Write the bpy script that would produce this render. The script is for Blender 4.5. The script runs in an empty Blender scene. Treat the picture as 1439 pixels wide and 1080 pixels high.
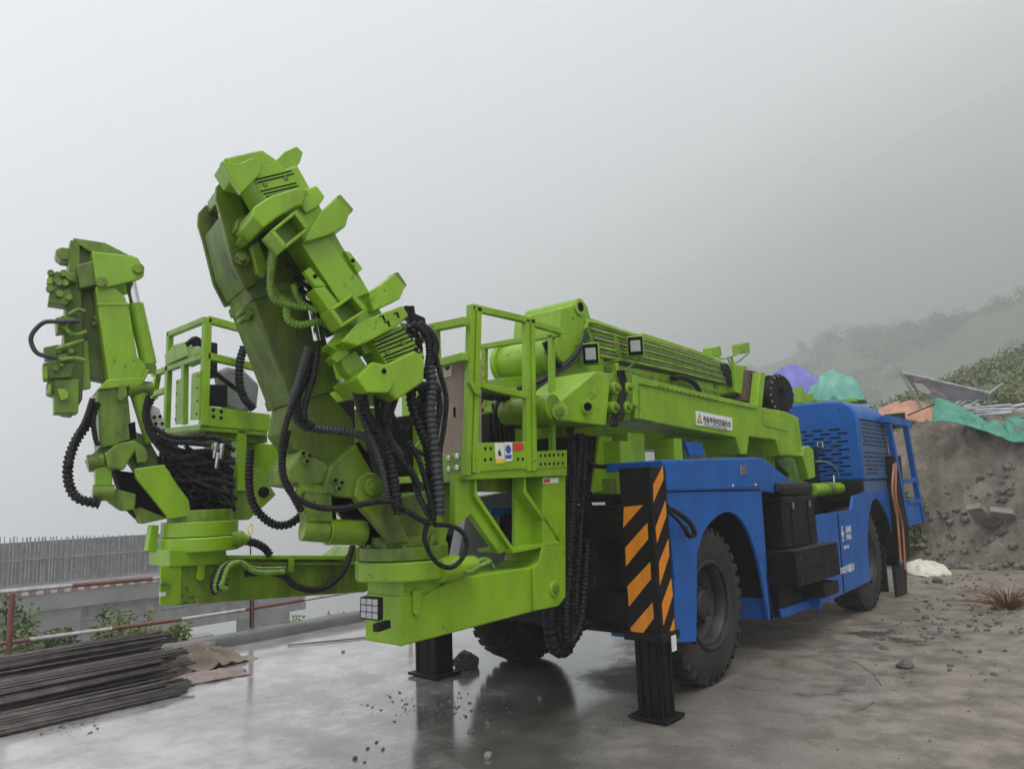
import bpy, bmesh, math, random
from mathutils import Vector, Matrix, noise
random.seed(7)
R = math.radians
sc = bpy.context.scene
# ------------------------------------------------------------------ camera
# World axes: +X runs along the rig to its rear, +Y across it to the far side, Z up, ground at 0.
FPX, YAW, PITCH, ROLL = 1050.0, R(40.4), R(8.4), R(2.0)
CAM = Vector((-5.62868, -2.78926, 1.52))
F0 = Vector((math.cos(YAW), math.sin(YAW), 0)); R0 = Vector((math.sin(YAW), -math.cos(YAW), 0)); UP = Vector((0, 0, 1))
CF = math.cos(PITCH) * F0 + math.sin(PITCH) * UP
U_ = -math.sin(PITCH) * F0 + math.cos(PITCH) * UP
CR = math.cos(ROLL) * R0 - math.sin(ROLL) * U_
CU = math.sin(ROLL) * R0 + math.cos(ROLL) * U_
cd = bpy.data.cameras.new('camera'); cam = bpy.data.objects.new('camera', cd)
sc.collection.objects.link(cam)
M = Matrix((CR, CU, -CF)).transposed().to_4x4(); M.translation = CAM
cam.matrix_world = M
cd.sensor_fit = 'HORIZONTAL'; cd.sensor_width = 36.0; cd.lens = FPX / 1439.0 * 36.0
cd.clip_start = 0.05; cd.clip_end = 3000
sc.camera = cam
# ------------------------------------------------------------------ sky and sun: thick overcast
SUN_EL, SUN_AZ = R(68), R(215)
wd = bpy.data.worlds.new('World'); sc.world = wd; wd.use_nodes = True
nt = wd.node_tree; bg = nt.nodes['Background']
sky = nt.nodes.new('ShaderNodeTexSky'); sky.sky_type = 'NISHITA'; sky.sun_disc = False
sky.sun_elevation = SUN_EL; sky.sun_rotation = SUN_AZ; sky.air_density = 1.0; sky.dust_density = 6.0; sky.ozone_density = 1.0
hs = nt.nodes.new('ShaderNodeHueSaturation'); hs.inputs['Saturation'].default_value = 0.14
nt.links.new(sky.outputs[0], hs.inputs['Color'])
mx = nt.nodes.new('ShaderNodeMix'); mx.data_type = 'RGBA'; mx.inputs[0].default_value = 0.75
nt.links.new(hs.outputs[0], mx.inputs[6]); mx.inputs[7].default_value = (8.3, 8.5, 9.2, 1)
nt.links.new(mx.outputs[2], bg.inputs[0]); bg.inputs[1].default_value = 0.085
sd = bpy.data.lights.new('sun', 'SUN'); sd.energy = 1.5; sd.angle = R(25); sd.color = (1, 0.98, 0.95)
sun = bpy.data.objects.new('sun', sd); sc.collection.objects.link(sun)
sdir = Vector((math.cos(SUN_EL) * math.sin(SUN_AZ), math.cos(SUN_EL) * math.cos(SUN_AZ), math.sin(SUN_EL)))
sun.rotation_euler = sdir.to_track_quat('Z', 'Y').to_euler(); sun.location = (0, 0, 30)
vs = sc.view_settings; vs.view_transform = 'Standard'; vs.look = 'None'; vs.exposure = 0.74; vs.gamma = 1.0; vs.use_curve_mapping = False
cy = sc.cycles; cy.use_denoising = True; cy.max_bounces = 8; cy.volume_bounces = 8; cy.transparent_max_bounces = 12; cy.use_adaptive_sampling = True

# ------------------------------------------------------------------ helpers
def ray(x, y): return CF + CR * ((x - 719.5) / FPX) - CU * ((y - 540.0) / FPX)
def hit(x, y, plane):
    p, n = plane; d = ray(x, y)
    return CAM + d * ((p - CAM).dot(n) / d.dot(n))
def PU(a): return (Vector((a, 0, 0)), Vector((1, 0, 0)))
def PV(a): return (Vector((0, a, 0)), Vector((0, 1, 0)))
def PW(a): return (Vector((0, 0, a)), Vector((0, 0, 1)))
def off(pl, s): return (pl[0] + pl[1] * s, pl[1])
def srgb(r, g, b):
    f = lambda c: (c / 255 / 12.92) if c / 255 <= .04045 else ((c / 255 + .055) / 1.055) ** 2.4
    return (f(r), f(g), f(b), 1)
WL = {}
def tagp(o, label=None, cat=None, group=None, kind=None):
    if label: o['label'] = label
    if cat: o['category'] = cat
    if group: o['group'] = group
    if kind: o['kind'] = kind
    return o
def link(o, parent, loc):
    sc.collection.objects.link(o); o.location = loc; WL[o.name] = Vector(loc)
    if parent is not None:
        o.parent = parent; o.matrix_parent_inverse = Matrix.Translation(-WL[parent.name])
    return o
def empty(name, loc, label=None, cat=None, group=None):
    o = bpy.data.objects.new(name, None); link(o, None, Vector(loc)); return tagp(o, label, cat, group)
def mesh(name, vs_, fs, mat, parent=None, bevel=0.0, smooth=False, fix=True, base=False):
    lo = Vector((min(v[i] for v in vs_) for i in range(3))); hi = Vector((max(v[i] for v in vs_) for i in range(3)))
    c = (lo + hi) / 2
    if base: c.z = lo.z
    me = bpy.data.meshes.new(name); me.from_pydata([Vector(v) - c for v in vs_], [], fs)
    if fix:
        bm = bmesh.new(); bm.from_mesh(me); bmesh.ops.recalc_face_normals(bm, faces=bm.faces); bm.to_mesh(me); bm.free()
    if smooth: me.polygons.foreach_set('use_smooth', [True] * len(me.polygons))
    for m in (mat if isinstance(mat, (list, tuple)) else [mat]): me.materials.append(m)
    o = bpy.data.objects.new(name, me); link(o, parent, c)
    if bevel:
        b = o.modifiers.new('bevel', 'BEVEL'); b.width = bevel; b.segments = 2; b.limit_method = 'ANGLE'; b.angle_limit = R(35)
    return o
class MB:                       # collects shapes of one part
    def __init__(s): s.v = []; s.f = []
    def add(s, v, f):
        n = len(s.v); s.v += [Vector(q) for q in v]; s.f += [tuple(i + n for i in q) for q in f]; return s
    def prism(s, pts, ext):
        n = len(pts); ext = Vector(ext)
        return s.add(list(pts) + [Vector(p) + ext for p in pts], [tuple(range(n))] + [tuple(range(2 * n - 1, n - 1, -1))] + [(i, (i + 1) % n, (i + 1) % n + n, i + n) for i in range(n)])
    def box(s, a, b):
        x0, y0, z0 = a; x1, y1, z1 = b
        return s.prism([(x0, y0, z0), (x1, y0, z0), (x1, y1, z0), (x0, y1, z0)], (0, 0, z1 - z0))
    def bar(s, a, b, w, h=None, up=None):
        a = Vector(a); b = Vector(b); h = h or w; d = (b - a).normalized(); up = Vector(up) if up else UP
        x = d.cross(up)
        if x.length < .05: x = d.cross(Vector((0, 1, 0)))
        x.normalize(); y = x.cross(d).normalized()
        return s.prism([a + x * (i * w / 2) + y * (j * h / 2) for i, j in ((-1, -1), (1, -1), (1, 1), (-1, 1))], b - a)
    def cyl(s, a, b, r, r2=None, n=20):
        a = Vector(a); b = Vector(b); r2 = r if r2 is None else r2; d = (b - a).normalized(); x = d.orthogonal().normalized(); y = d.cross(x)
        A = [a + (x * math.cos(t) + y * math.sin(t)) * r for t in [2 * math.pi * i / n for i in range(n)]]
        B = [b + (x * math.cos(t) + y * math.sin(t)) * r2 for t in [2 * math.pi * i / n for i in range(n)]]
        return s.add(A + B, [tuple(range(n - 1, -1, -1)), tuple(range(n, 2 * n))] + [(i, (i + 1) % n, (i + 1) % n + n, i + n) for i in range(n)])
    def build(s, name, mat, parent=None, bevel=0.0, smooth=False, **k): return mesh(name, s.v, s.f, mat, parent, bevel, smooth, **k)
def PR(name, px, pl, t, mat, parent=None, bevel=.006, sh=0., **k):      # an outline on a plane, given thickness along the plane's normal
    return MB().prism([hit(x, y, pl) + pl[1] * sh for x, y in px], pl[1] * t).build(name, mat, parent, bevel, **k)
def BX(name, a, b, mat, parent=None, bevel=.006): return MB().box(a, b).build(name, mat, parent, bevel)
def smooth_by_angle(o, ang=40):
    me = o.data; me.polygons.foreach_set('use_smooth', [True] * len(me.polygons))
    bm = bmesh.new(); bm.from_mesh(me)
    for e in bm.edges:
        if len(e.link_faces) == 2 and e.calc_face_angle(0) > R(ang): e.smooth = False
    bm.to_mesh(me); bm.free(); return o
def CY(name, a, b, r, mat, parent=None, r2=None, n=24, bevel=.004):
    return smooth_by_angle(MB().cyl(a, b, r, r2, n).build(name, mat, parent, bevel))
def BAR(name, a, b, w, mat, parent=None, h=None, bevel=.005, up=None): return MB().bar(a, b, w, h, up).build(name, mat, parent, bevel)
def spline(P, step):
    P = [Vector(p) for p in P]; Q = [P[0] * 2 - P[1]] + P + [P[-1] * 2 - P[-2]]; out = []
    for i in range(1, len(Q) - 2):
        a, b, c, d = Q[i - 1:i + 3]; n = max(2, int((c - b).length / step))
        for k in range(n):
            t = k / n
            out.append(.5 * ((2 * b) + (c - a) * t + (2 * a - 5 * b + 4 * c - d) * t * t + (3 * b - a - 3 * c + d) * t ** 3))
    out.append(P[-1]); return out
def hose_geo(P, r, ripple=.13, step=None, n=9, mb=None):
    step = step or max(.0035, r * .21); S = spline(P, step); mb = mb or MB(); V = []; F = []
    x = None
    for i, p in enumerate(S):
        d = (S[min(i + 1, len(S) - 1)] - S[max(i - 1, 0)]).normalized()
        x = d.orthogonal().normalized() if x is None else (x - d * x.dot(d)).normalized()
        y = d.cross(x); rr = r * (1 - ripple * (0 if (i % 4) in (0, 1) else 1))
        V += [p + (x * math.cos(t) + y * math.sin(t)) * rr for t in [2 * math.pi * k / n for k in range(n)]]
        if i: F += [((i - 1) * n + k, (i - 1) * n + (k + 1) % n, i * n + (k + 1) % n, i * n + k) for k in range(n)]
    F += [tuple(range(n - 1, -1, -1)), tuple(range(len(V) - n, len(V)))]
    return mb.add(V, F)
def HOSE(name, px, pl, r, mat, parent, ripple=.13, **k):          # px entries (x, y) or (x, y, s): s shifts the point along the plane's normal
    pts = [hit(p[0], p[1], off(pl, p[2]) if len(p) > 2 else pl) for p in px]
    return hose_geo(pts, r, ripple, **k).build(name, mat, parent, smooth=True, fix=False)
def LATHE(prof, c, ax, n=40):                                    # prof: (radius, along axis)
    ax = Vector(ax).normalized(); x = ax.orthogonal().normalized(); y = ax.cross(x); c = Vector(c); V = []; F = []
    m = len(prof)
    for i in range(n):
        t = 2 * math.pi * i / n; d = x * math.cos(t) + y * math.sin(t)
        V += [c + d * r + ax * a for r, a in prof]
    for i in range(n):
        j = (i + 1) % n
        F += [(i * m + k, i * m + k + 1, j * m + k + 1, j * m + k) for k in range(m - 1)]
    return V, F

# ------------------------------------------------------------------ materials
def mat(name, col, rough=.5, metal=0., coat=0., var=.0, vscale=3., dirt=None, dirt_amt=0., dscale=2., bump=0., bscale=60., rvar=0., spec=.5, chips=0.):
    m = bpy.data.materials.new(name); m.use_nodes = True; n = m.node_tree; L = n.links; b = n.nodes['Principled BSDF']
    b.inputs['Roughness'].default_value = rough; b.inputs['Metallic'].default_value = metal; b.inputs['Coat Weight'].default_value = coat
    b.inputs['Coat Roughness'].default_value = .15; b.inputs['Specular IOR Level'].default_value = spec
    b.inputs['Base Color'].default_value = col
    geo = n.nodes.new('ShaderNodeNewGeometry')
    src = None
    if var:
        t = n.nodes.new('ShaderNodeTexNoise'); t.inputs['Scale'].default_value = vscale; t.inputs['Detail'].default_value = 6; L.new(geo.outputs['Position'], t.inputs['Vector'])
        mr = n.nodes.new('ShaderNodeMapRange'); mr.inputs[1].default_value = .3; mr.inputs[2].default_value = .7; mr.inputs[3].default_value = 1 - var; mr.inputs[4].default_value = 1 + var
        L.new(t.outputs['Fac'], mr.inputs[0])
        mm = n.nodes.new('ShaderNodeMix'); mm.data_type = 'RGBA'; mm.blend_type = 'MULTIPLY'; mm.inputs[0].default_value = 1; mm.inputs[6].default_value = col
        L.new(mr.outputs[0], mm.inputs[7]); src = mm.outputs[2]
    if dirt:
        mp = n.nodes.new('ShaderNodeMapping'); mp.inputs['Scale'].default_value = (1.6, 1.6, .45); L.new(geo.outputs['Position'], mp.inputs[0])
        t = n.nodes.new('ShaderNodeTexNoise'); t.inputs['Scale'].default_value = dscale; t.inputs['Detail'].default_value = 9; t.inputs['Roughness'].default_value = .68; L.new(mp.outputs[0], t.inputs['Vector'])
        cr = n.nodes.new('ShaderNodeMapRange'); cr.inputs[1].default_value = .44; cr.inputs[2].default_value = .74; cr.inputs[4].default_value = dirt_amt; L.new(t.outputs['Fac'], cr.inputs[0])
        mm = n.nodes.new('ShaderNodeMix'); mm.data_type = 'RGBA'; mm.inputs[7].default_value = dirt; L.new(cr.outputs[0], mm.inputs[0])
        if src: L.new(src, mm.inputs[6])
        else: mm.inputs[6].default_value = col
        src = mm.outputs[2]
        ra = n.nodes.new('ShaderNodeMapRange'); ra.inputs[1].default_value = .3; ra.inputs[2].default_value = .75; ra.inputs[3].default_value = rough - rvar; ra.inputs[4].default_value = rough + rvar + .12
        L.new(t.outputs['Fac'], ra.inputs[0]); L.new(ra.outputs[0], b.inputs['Roughness'])
    if chips:
        t = n.nodes.new('ShaderNodeTexNoise'); t.inputs['Scale'].default_value = 34; t.inputs['Detail'].default_value = 4; t.inputs['Roughness'].default_value = .6; L.new(geo.outputs['Position'], t.inputs['Vector'])
        t3 = n.nodes.new('ShaderNodeTexNoise'); t3.inputs['Scale'].default_value = 3.1; t3.inputs['Detail'].default_value = 3; L.new(geo.outputs['Position'], t3.inputs['Vector'])
        ad = n.nodes.new('ShaderNodeMath'); ad.operation = 'ADD'; L.new(t.outputs['Fac'], ad.inputs[0]); L.new(t3.outputs['Fac'], ad.inputs[1])
        cr = n.nodes.new('ShaderNodeMapRange'); cr.inputs[1].default_value = 1.235; cr.inputs[2].default_value = 1.29; cr.inputs[4].default_value = chips; L.new(ad.outputs[0], cr.inputs[0])
        mm = n.nodes.new('ShaderNodeMix'); mm.data_type = 'RGBA'; mm.inputs[7].default_value = (.03, .022, .014, 1); L.new(cr.outputs[0], mm.inputs[0])
        if src: L.new(src, mm.inputs[6])
        else: mm.inputs[6].default_value = col
        src = mm.outputs[2]
    if src: L.new(src, b.inputs['Base Color'])
    if bump:
        t = n.nodes.new('ShaderNodeTexNoise'); t.inputs['Scale'].default_value = bscale; t.inputs['Detail'].default_value = 5; L.new(geo.outputs['Position'], t.inputs['Vector'])
        bp = n.nodes.new('ShaderNodeBump'); bp.inputs['Strength'].default_value = bump; bp.inputs['Distance'].default_value = .02; L.new(t.outputs['Fac'], bp.inputs['Height']); L.new(bp.outputs[0], b.inputs['Normal'])
    return m
GRIME = (.035, .036, .02, 1)
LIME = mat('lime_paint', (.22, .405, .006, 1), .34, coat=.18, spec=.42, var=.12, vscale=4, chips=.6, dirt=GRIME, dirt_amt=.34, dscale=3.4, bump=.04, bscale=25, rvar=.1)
LIMEO = mat('lime_paint_oil_and_shade', (.095, .16, .004, 1), .38, coat=.08, spec=.35, var=.3, vscale=5, chips=.8, dirt=(.012, .013, .008, 1), dirt_amt=.95, dscale=3.4, bump=.06, bscale=30, rvar=.12)  # dark tone is part oil grime, part rail shade painted into the colour
LIMED = mat('lime_paint_oily_shaded', (.145, .25, .005, 1), .36, coat=.18, spec=.42, var=.2, vscale=6, chips=.9, dirt=(.02, .022, .012, 1), dirt_amt=.9, dscale=4.2, bump=.06, bscale=30, rvar=.12)  # oil grime plus painted-in shade, a darker copy of the lime
BLUE = mat('blue_paint', (.002, .098, .38, 1), .36, coat=.06, spec=.32, chips=.7, var=.12, vscale=3, dirt=(.06, .06, .055, 1), dirt_amt=.3, dscale=2.2, rvar=.1)
HOODB = mat('dusty_blue_paint', (.04, .105, .24, 1), .4, coat=.2, var=.15, vscale=4, dirt=(.12, .12, .11, 1), dirt_amt=.6, dscale=3, rvar=.1)
BLACK = mat('black_paint', (.004, .004, .0045, 1), .45, var=.2, dirt=(.018, .016, .013, 1), dirt_amt=.45, dscale=3, rvar=.1, spec=.22)
RUBBER = mat('hose_rubber', (.005, .0055, .0065, 1), .45, var=.25, vscale=12, dirt=(.028, .025, .02, 1), dirt_amt=.5, dscale=8, rvar=.1, spec=.25)
HGREY = mat('grey_hose', (.022, .025, .028, 1), .5, var=.1, vscale=9)
HLIME = mat('lime_sprayed_hose', (.17, .32, .03, 1), .5, var=.25, vscale=14, dirt=(.03, .03, .02, 1), dirt_amt=.7, dscale=14)
TYRE = mat('tyre_rubber', (.012, .0115, .011, 1), .75, var=.25, vscale=5, dirt=(.075, .062, .046, 1), dirt_amt=.6, dscale=4, bump=.2, bscale=70)
RIM = mat('rim_steel', (.016, .016, .016, 1), .5, var=.2, dirt=(.07, .06, .046, 1), dirt_amt=.7, dscale=6)
STEEL = mat('bare_steel', (.5, .5, .5, 1), .22, metal=1, var=.1)
CHROME = mat('rod_chrome', (.6, .6, .62, 1), .12, metal=1)
ORANGE = mat('orange_stripe', (.72, .24, .008, 1), .45, var=.06, dirt=(.1, .06, .02, 1), dirt_amt=.35, dscale=6)
WHITE = mat('white_print', (.72, .72, .7, 1), .5, var=.06, vscale=20)
YEL = mat('yellow_print', (.75, .55, .03, 1), .5)
INK = mat('dark_print', (.02, .02, .03, 1), .5)
BLUEP = mat('blue_print', (.03, .07, .35, 1), .5)
REDP = mat('red_print', (.55, .04, .03, 1), .5)
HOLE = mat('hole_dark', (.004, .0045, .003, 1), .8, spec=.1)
GLASS = mat('lamp_lens', (.33, .34, .33, 1), .12, spec=.8, var=.12, vscale=60)
CABINET = mat('pinkish_cabinet', (.36, .27, .22, 1), .6, var=.12, vscale=8, dirt=(.12, .09, .07, 1), dirt_amt=.5, dscale=6)
TAN = mat('tan_sprayed_pipe', (.2, .19, .1, 1), .5, var=.25, vscale=9)
BROWN = mat('rusty_plate', (.09, .05, .032, 1), .7, var=.3, vscale=10)
COPPER = mat('orange_cable', (.35, .14, .06, 1), .5, var=.2, vscale=10)
CANVAS = mat('grey_canvas', (.2, .205, .2, 1), .85, var=.15, vscale=9, bump=.3, bscale=40)
CONC = mat('old_concrete', (.25, .24, .235, 1), .75, var=.25, vscale=1.5, dirt=(.09, .085, .08, 1), dirt_amt=.7, dscale=1.2, bump=.15, bscale=30)
KERBM = mat('wet_kerb', (.1, .098, .096, 1), .45, var=.3, vscale=3, bump=.3, bscale=25)
RAILR = mat('rail_red', (.2, .06, .06, 1), .5, var=.2, vscale=8, dirt=(.13, .08, .05, 1), dirt_amt=.7, dscale=8)
RAILW = mat('rail_white', (.5, .47, .45, 1), .5, var=.12, vscale=8, dirt=(.2, .12, .08, 1), dirt_amt=.7, dscale=8)
REBAR = mat('wet_rebar', (.12, .1, .095, 1), .38, metal=.35, var=.35, vscale=9, bump=.2, bscale=90)
TARPB = mat('brown_tarp', (.2, .165, .13, 1), .7, var=.2, vscale=5, bump=.12, bscale=60)
ROCK = mat('dark_rock', (.085, .08, .072, 1), .55, var=.35, vscale=14, bump=.4, bscale=30)
SLAB = mat('pale_broken_slab', (.2, .19, .17, 1), .75, var=.25, vscale=6, bump=.4, bscale=30)
LEAF = mat('shrub_leaf', (.09, .13, .03, 1), .55, var=.5, vscale=3)
SCRUB = mat('hill_scrub_leaf', (.15, .17, .07, 1), .65, var=.5, vscale=.8)
LEAFY = mat('yellow_green_leaf', (.13, .17, .03, 1), .6, var=.35, vscale=5)
DRY = mat('dry_russet_twigs', (.17, .075, .04, 1), .8, var=.4, vscale=20)
TWIG = mat('twig', (.06, .045, .03, 1), .8)
PURPLE = mat('lilac_tarp', (.17, .16, .5, 1), .5, var=.15, vscale=6)
TEAL = mat('teal_tarp', (.14, .38, .3, 1), .5, var=.15, vscale=6)
GREENNET = mat('green_netting', (.06, .25, .17, 1), .65, var=.3, vscale=4, bump=.1, bscale=120)
PEACH = mat('peach_tarp', (.52, .27, .17, 1), .65, var=.2, vscale=4)
CREAM = mat('cream_sheet', (.6, .57, .46, 1), .6, var=.1, vscale=6)
SHEET = mat('grey_roof_sheet', (.3, .3, .36, 1), .5, var=.25, vscale=2.5)
GALV = mat('galvanised_pipe', (.45, .46, .47, 1), .4, metal=.3, var=.25, vscale=5)
SCREEN = mat('grey_bars', (.21, .2, .205, 1), .7, var=.4, vscale=2.5)
SCREENB = mat('dull_screen', (.13, .125, .13, 1), .8, var=.3, vscale=1.5)

def ground_mat():
    m = bpy.data.materials.new('wet_concrete_and_mud'); m.use_nodes = True; n = m.node_tree; L = n.links; b = n.nodes['Principled BSDF']
    g = n.nodes.new('ShaderNodeNewGeometry'); sp = n.nodes.new('ShaderNodeSeparateXYZ'); L.new(g.outputs['Position'], sp.inputs[0])
    def nz(s, d=6, r=.6):
        t = n.nodes.new('ShaderNodeTexNoise'); t.inputs['Scale'].default_value = s; t.inputs['Detail'].default_value = d; t.inputs['Roughness'].default_value = r; L.new(g.outputs['Position'], t.inputs['Vector']); return t.outputs['Fac']
    def mth(op, a, c):
        t = n.nodes.new('ShaderNodeMath'); t.operation = op
        for i, q in enumerate((a, c)):
            if isinstance(q, (int, float)): t.inputs[i].default_value = q
            else: L.new(q, t.inputs[i])
        return t.outputs[0]
    def rng(f, a, c, lo=0., hi=1.):
        t = n.nodes.new('ShaderNodeMapRange'); t.interpolation_type = 'SMOOTHSTEP'; L.new(f, t.inputs[0]); t.inputs[1].default_value = a; t.inputs[2].default_value = c; t.inputs[3].default_value = lo; t.inputs[4].default_value = hi; return t.outputs[0]
    def mixc(f, a, c):
        t = n.nodes.new('ShaderNodeMix'); t.data_type = 'RGBA'; L.new(f, t.inputs[0])
        for i, q in ((6, a), (7, c)):
            if isinstance(q, tuple): t.inputs[i].default_value = q
            else: L.new(q, t.inputs[i])
        return t.outputs[2]
    big, mid, fine = nz(.55, 5), nz(3.2, 7), nz(38, 6, .7)
    # mud lies towards -y and the rear; the pad runs towards +y
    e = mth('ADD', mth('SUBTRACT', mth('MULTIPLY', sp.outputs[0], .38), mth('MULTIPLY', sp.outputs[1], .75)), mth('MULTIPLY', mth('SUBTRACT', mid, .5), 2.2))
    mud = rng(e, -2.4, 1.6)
    conc = mixc(rng(mid, .35, .68), (.47, .455, .44, 1), (.25, .235, .218, 1))
    conc = mixc(rng(fine, .58, .75, 0, .45), conc, (.48, .465, .445, 1))
    mudc = mixc(rng(mid, .35, .65), (.25, .215, .17, 1), (.13, .11, .085, 1))
    mudc = mixc(rng(fine, .52, .72, 0, .6), mudc, (.32, .285, .235, 1))
    col = mixc(mud, conc, mudc)
    rig_shade = mth('MULTIPLY', rng(e, -3.0, -1.2), rng(e, -.5, .9, 1., 0.)); rig_shade = mth('MULTIPLY', rig_shade, rng(nz(1.1, 6), .3, .6, .35, .85))  # the rig's shade and dark reflection, painted into the ground as a noisy band
    col = mixc(rig_shade, col, (.075, .07, .058, 1)); L.new(col, b.inputs['Base Color'])
    # standing water on the pad towards +y
    wet = mth('ADD', big, mth('ADD', mth('MULTIPLY', rng(e, -2.4, .3), -.55), mth('MULTIPLY', mth('SUBTRACT', mid, .5), .55)))
    pud = rng(wet, .04, .2)
    damp = rng(fine, .3, .7, .34, .62)
    t = n.nodes.new('ShaderNodeMix'); t.data_type = 'FLOAT'; L.new(pud, t.inputs[0]); L.new(damp, t.inputs[2]); t.inputs[3].default_value = .07; L.new(t.outputs[0], b.inputs['Roughness'])
    t2 = n.nodes.new('ShaderNodeMix'); t2.data_type = 'FLOAT'; L.new(pud, t2.inputs[0]); t2.inputs[2].default_value = .55; t2.inputs[3].default_value = .05
    bp = n.nodes.new('ShaderNodeBump'); bp.inputs['Distance'].default_value = .02; L.new(t2.outputs[0], bp.inputs['Strength'])
    L.new(mth('ADD', mth('MULTIPLY', fine, .6), mth('MULTIPLY', mid, .8)), bp.inputs['Height']); L.new(bp.outputs[0], b.inputs['Normal'])
    b.inputs['Specular IOR Level'].default_value = .5; L.new(pud, b.inputs['Coat Weight']); b.inputs['Coat Roughness'].default_value = .13; b.inputs['Coat IOR'].default_value = 1.4
    return m
def earth_mat(name, a, c, d, s1=1.3, s2=14):
    m = bpy.data.materials.new(name); m.use_nodes = True; n = m.node_tree; L = n.links; b = n.nodes['Principled BSDF']; b.inputs['Roughness'].default_value = .85
    g = n.nodes.new('ShaderNodeNewGeometry')
    def nz(s, dd):
        t = n.nodes.new('ShaderNodeTexNoise'); t.inputs['Scale'].default_value = s; t.inputs['Detail'].default_value = dd; t.inputs['Roughness'].default_value = .68; L.new(g.outputs['Position'], t.inputs['Vector']); return t
    x, y = nz(s1, 8), nz(s2, 6)
    r = n.nodes.new('ShaderNodeValToRGB'); r.color_ramp.elements[0].position = .34; r.color_ramp.elements[0].color = a; r.color_ramp.elements[1].position = .66; r.color_ramp.elements[1].color = c; L.new(x.outputs['Fac'], r.inputs[0])
    r2 = n.nodes.new('ShaderNodeMapRange'); r2.inputs[1].default_value = .5; r2.inputs[2].default_value = .72; r2.inputs[4].default_value = .75; L.new(y.outputs['Fac'], r2.inputs[0])
    mm = n.nodes.new('ShaderNodeMix'); mm.data_type = 'RGBA'; L.new(r2.outputs[0], mm.inputs[0]); L.new(r.outputs[0], mm.inputs[6]); mm.inputs[7].default_value = d; L.new(mm.outputs[2], b.inputs['Base Color'])
    bp = n.nodes.new('ShaderNodeBump'); bp.inputs['Strength'].default_value = .7; bp.inputs['Distance'].default_value = .08; L.new(y.outputs['Fac'], bp.inputs['Height']); L.new(bp.outputs[0], b.inputs['Normal'])
    return m
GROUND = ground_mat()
EARTH = earth_mat('bank_earth', (.1, .087, .065, 1), (.28, .242, .185, 1), (.14, .122, .095, 1), 2.6, 21)
HILL = earth_mat('hillside_scrub', (.05, .08, .035, 1), (.12, .145, .075, 1), (.06, .08, .045, 1), .5, 3.5)
VALLEY = earth_mat('valley_slope', (.05, .07, .025, 1), (.15, .14, .11, 1), (.08, .1, .04, 1), .8, 6)

# ------------------------------------------------------------------ the setting
def nz3(x, y, z=0.): return noise.noise(Vector((x, y, z)))
def grid(name, us, vs_, fn, m, label=None, smooth=True):
    V = []; nv = len(vs_)
    for u in us:
        for v in vs_: V.append(fn(u, v))
    F = [(i * nv + j, (i + 1) * nv + j, (i + 1) * nv + j + 1, i * nv + j + 1) for i in range(len(us) - 1) for j in range(nv - 1)]
    o = mesh(name, V, F, m, smooth=smooth, fix=False); o['kind'] = 'structure'
    if o.data.polygons[0].normal.z < 0: o.data.flip_normals()
    return o
def lin(a, b, n): return [a + (b - a) * i / (n - 1) for i in range(n)]
def gz(u, v):
    rough = max(0., min(1., (u * .38 - v * .75 - .6) / 2.)) if v < .2 else 0.
    rough *= max(0., min(1., (-.55 - v) / .8)) if u < 6 else 1.
    heap = .32 * math.exp(-((u - 4.1) / 1.5) ** 2 - ((v + 2.5) / .75) ** 2)
    return rough * (.05 * (nz3(u * 1.7, v * 1.7) + .6) + .025 * nz3(u * 6, v * 6, 3)) + heap * (1 + .5 * nz3(u * 4, v * 4, 9))
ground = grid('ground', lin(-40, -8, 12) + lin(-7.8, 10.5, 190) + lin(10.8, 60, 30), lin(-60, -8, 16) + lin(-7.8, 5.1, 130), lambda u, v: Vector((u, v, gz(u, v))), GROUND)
def bankz(u, v):                     # cut bank behind the rig, a terrace on it, then the mountainside
    e = 9.4 + .5 * nz3(v * .5, 2.1) + .12 * max(0, -v - 1) + .5 * math.sin(v * .9)
    t = max(0., min(1., (u - e) / 1.7)); z = 2.55 * (t * t * (3 - 2 * t)) * .55 + 2.55 * t * .45
    z *= 1 - max(0., min(1., (v - 4) / 3.))
    z += (.25 * nz3(u * 1.1, v * 1.1) + .16 * nz3(u * 3, v * 3, 5) + .16 * abs(nz3(u * 5, v * 5, 1)) + .1 * nz3(u * 10, v * 10, 2) + .05 * abs(nz3(u * 19, v * 19, 6))) * min(1, t * 2.5)
    return z - .02
grid('earth_bank', lin(8.9, 13, 130), lin(-14, -5, 60) + lin(-4.95, 7, 300), lambda u, v: Vector((u, v, bankz(u, v) - (.12 if u < 9.0 else 0))), EARTH)
HD = Vector((math.cos(R(-20)), math.sin(R(-20)), 0)); HO = Vector((-5.6, -2.8, 0))
def hillz(u, v):
    s = (Vector((u, v, 0)) - HO).dot(HD); a = max(0., u - 13.0)
    t = max(0., min(1., (v - 4 - a * .12) / (6. + a * .55))); t = t * t * (3 - 2 * t); base = bankz(13, v) * (1 - min(1., a / 6)) + 2.4 * min(1., a / 6); base += .3 * min(max(0., u - 14), 21) * max(0., min(1., (11 - v) / 13.)); base = base * (1 - t) + (-1.6 - .33 * max(0., min(v - 5.35, 300))) * t
    k = max(0., s - 140); q_ = max(0., min(1., k / 75)); z = base + 44 * q_ * q_ * (3 - 2 * q_) * .75 + 11 * q_ - .05 * max(0, min(k - 75, 90)) + .8 * max(0, k - 170) + t * min(96, k * .45)
    z += max(0, k - 170) * .1 * nz3(u * .008, v * .008, 3) + (3.2 * nz3(u * .03, v * .03) + 1.6 * nz3(u * .085, v * .085, 4) + .7 * nz3(u * .25, v * .25, 8)) * min(1, a / 80)
    return min(z, 670 + 2 * nz3(u * .15, v * .15))
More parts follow.
